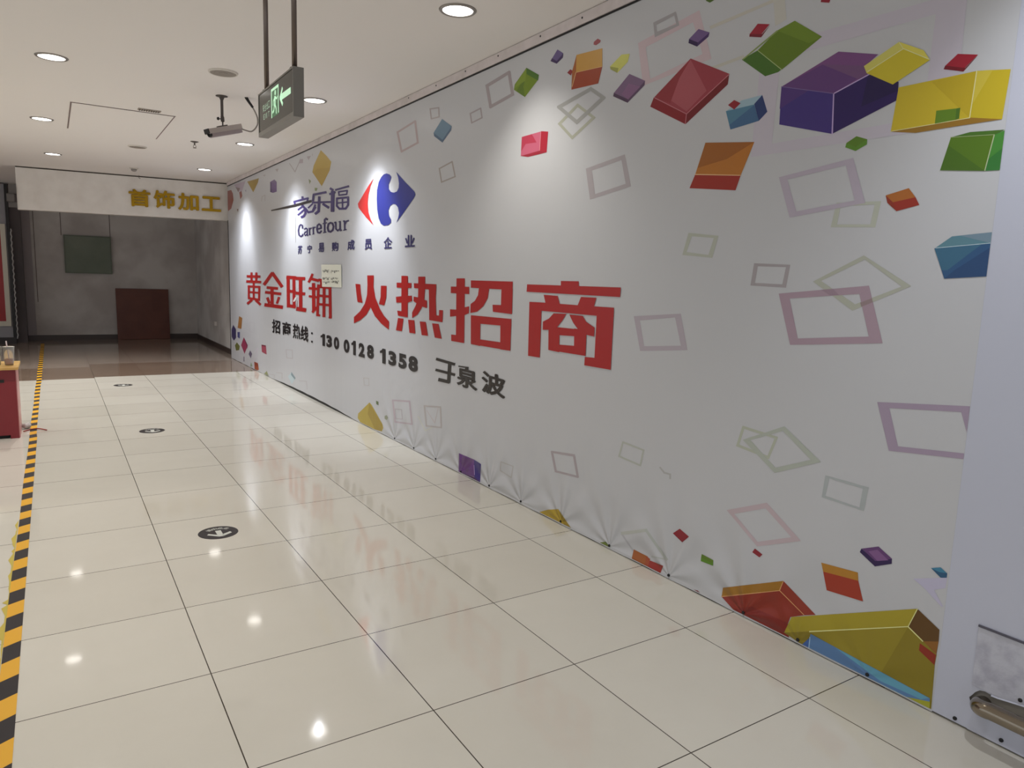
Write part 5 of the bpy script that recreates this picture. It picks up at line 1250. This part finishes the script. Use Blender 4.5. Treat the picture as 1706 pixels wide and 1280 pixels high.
for i, ch in enumerate('EXIT'):
    V, Fs = glyph(ch, 0.01); ya = 3.054 - i * 0.025
    glyph_faces(bm, [(ya, 2.074), (ya - (0.006 if ch == 'I' else 0.017), 2.074), (ya - (0.006 if ch == 'I' else 0.017), 2.054), (ya, 2.054)], V, Fs, EX - 0.0026, 0)
local(obj('sign_lettering', bm, mat('sign_letter', srgb(150, 160, 148), 0.4, emit=srgb(130, 160, 132), es=0.3)), ex)
for y in (3.062, 2.672):
    r = local(obj('hanging_rod', tube(bmesh.new(), [(EX + 0.014, y, Z1), (EX + 0.014, y, CEIL)], 0.0095, 12), mat('rod_metal', srgb(120, 108, 100), 0.3, 0.8), smooth=True), ex)
    obj('rod_foot', lathe(bmesh.new(), [(0, Z1 + 0.006), (0.016, Z1 + 0.006), (0.018, Z1)], (EX + 0.014, y, 0), 16), FR, r)

# ------------------------------------------------------------------ security camera
cc = thing('security_camera', 'grey bullet security camera on a dark ceiling stalk, cable looping up', 'camera', (1.285, 6.64, CEIL))
STK = mat('stalk_dark', srgb(84, 78, 74), 0.45, 0.4)
obj('ceiling_flange', lathe(bmesh.new(), [(0, -0.012), (0.02, -0.012), (0.048, -0.004), (0.048, 0)], seg=24), STK, cc, True)
bm = tube(bmesh.new(), [(0, 0, -0.004), (0, 0, -0.02), (0, 0, -0.035), (0, 0, -0.16), (0.002, 0, -0.175), (0.003, 0, -0.205), (0.003, 0, -0.212)], [0.026, 0.018, 0.0115, 0.0115, 0.015, 0.015, 0.006], 14)
tube(bm, [(0.003, 0, -0.205), (0.003, 0, -0.238)], 0.006, 8)
obj('stalk', bm, STK, cc, True)
bm = lathe(bmesh.new(), [(0, -0.012), (0.009, -0.012), (0.013, -0.004), (0.013, 0.004), (0, 0.008)], (-0.030, 0, -0.187), 14, 'x'); tube(bm, [(-0.026, 0, -0.187), (0.0, 0, -0.187)], 0.004, 8)
obj('clamp_knob', bm, DARK, cc)
# body points towards the left of the corridor, tipped down a little
d = Vector((-0.95, -0.22, -0.31)).normalized(); side = d.cross(Vector((0, 0, 1))).normalized(); upv = side.cross(d)
BM = Matrix(((d.x, side.x, upv.x, 0.012), (d.y, side.y, upv.y, 0.0), (d.z, side.z, upv.z, -0.277), (0, 0, 0, 1)))
CG = mat('camera_casing', srgb(158, 146, 146), 0.4, 0.2)
obj('camera_body', B(-0.145, 0.125, -0.037, 0.037, -0.042, 0.024, M=BM, bev=0.010), CG, cc)
sh = obj('sun_shield', box(box(box(bmesh.new(), -0.148, 0.150, -0.042, 0.042, 0.026, 0.030, M=BM), -0.148, 0.150, 0.038, 0.042, -0.010, 0.026, M=BM), -0.148, 0.150, -0.042, -0.038, -0.010, 0.026, M=BM), mat('shield_grey', srgb(176, 166, 160), 0.4, 0.2), cc)
obj('lens_hood', lathe(bmesh.new(), [(0, 0.116), (0.026, 0.116), (0.032, 0.122), (0.032, 0.142), (0.026, 0.142), (0.022, 0.126), (0, 0.126)], M=BM @ Matrix(((0, 0, 1, 0), (1, 0, 0, 0), (0, 1, 0, -0.004), (0, 0, 0, 1)))), DARK, cc, True)
obj('shield_lip', B(0.146, 0.154, -0.043, 0.043, -0.006, 0.032, M=BM), DARK, cc)
obj('mount_plate', B(-0.035, 0.045, -0.02, 0.02, 0.030, 0.040, M=BM), STK, cc)
obj('cable', tube(bmesh.new(), bez([(0.150, 0.03, -0.236), (0.19, 0.03, -0.246), (0.245, 0.02, -0.25), (0.285, 0.0, -0.20), (0.287, -0.01, -0.14), (0.255, -0.03, -0.08), (0.205, -0.07, -0.03), (0.175, -0.10, 0.0)], 10), 0.006, 8), mat('cable_grey', srgb(140, 134, 128), 0.5), cc, True)
obj('cable_sleeve', tube(bmesh.new(), [(0.240, -0.045, -0.062), (0.205, -0.07, -0.03), (0.175, -0.10, -0.001)], [0.010, 0.011, 0.013], 10), DARK, cc, True)
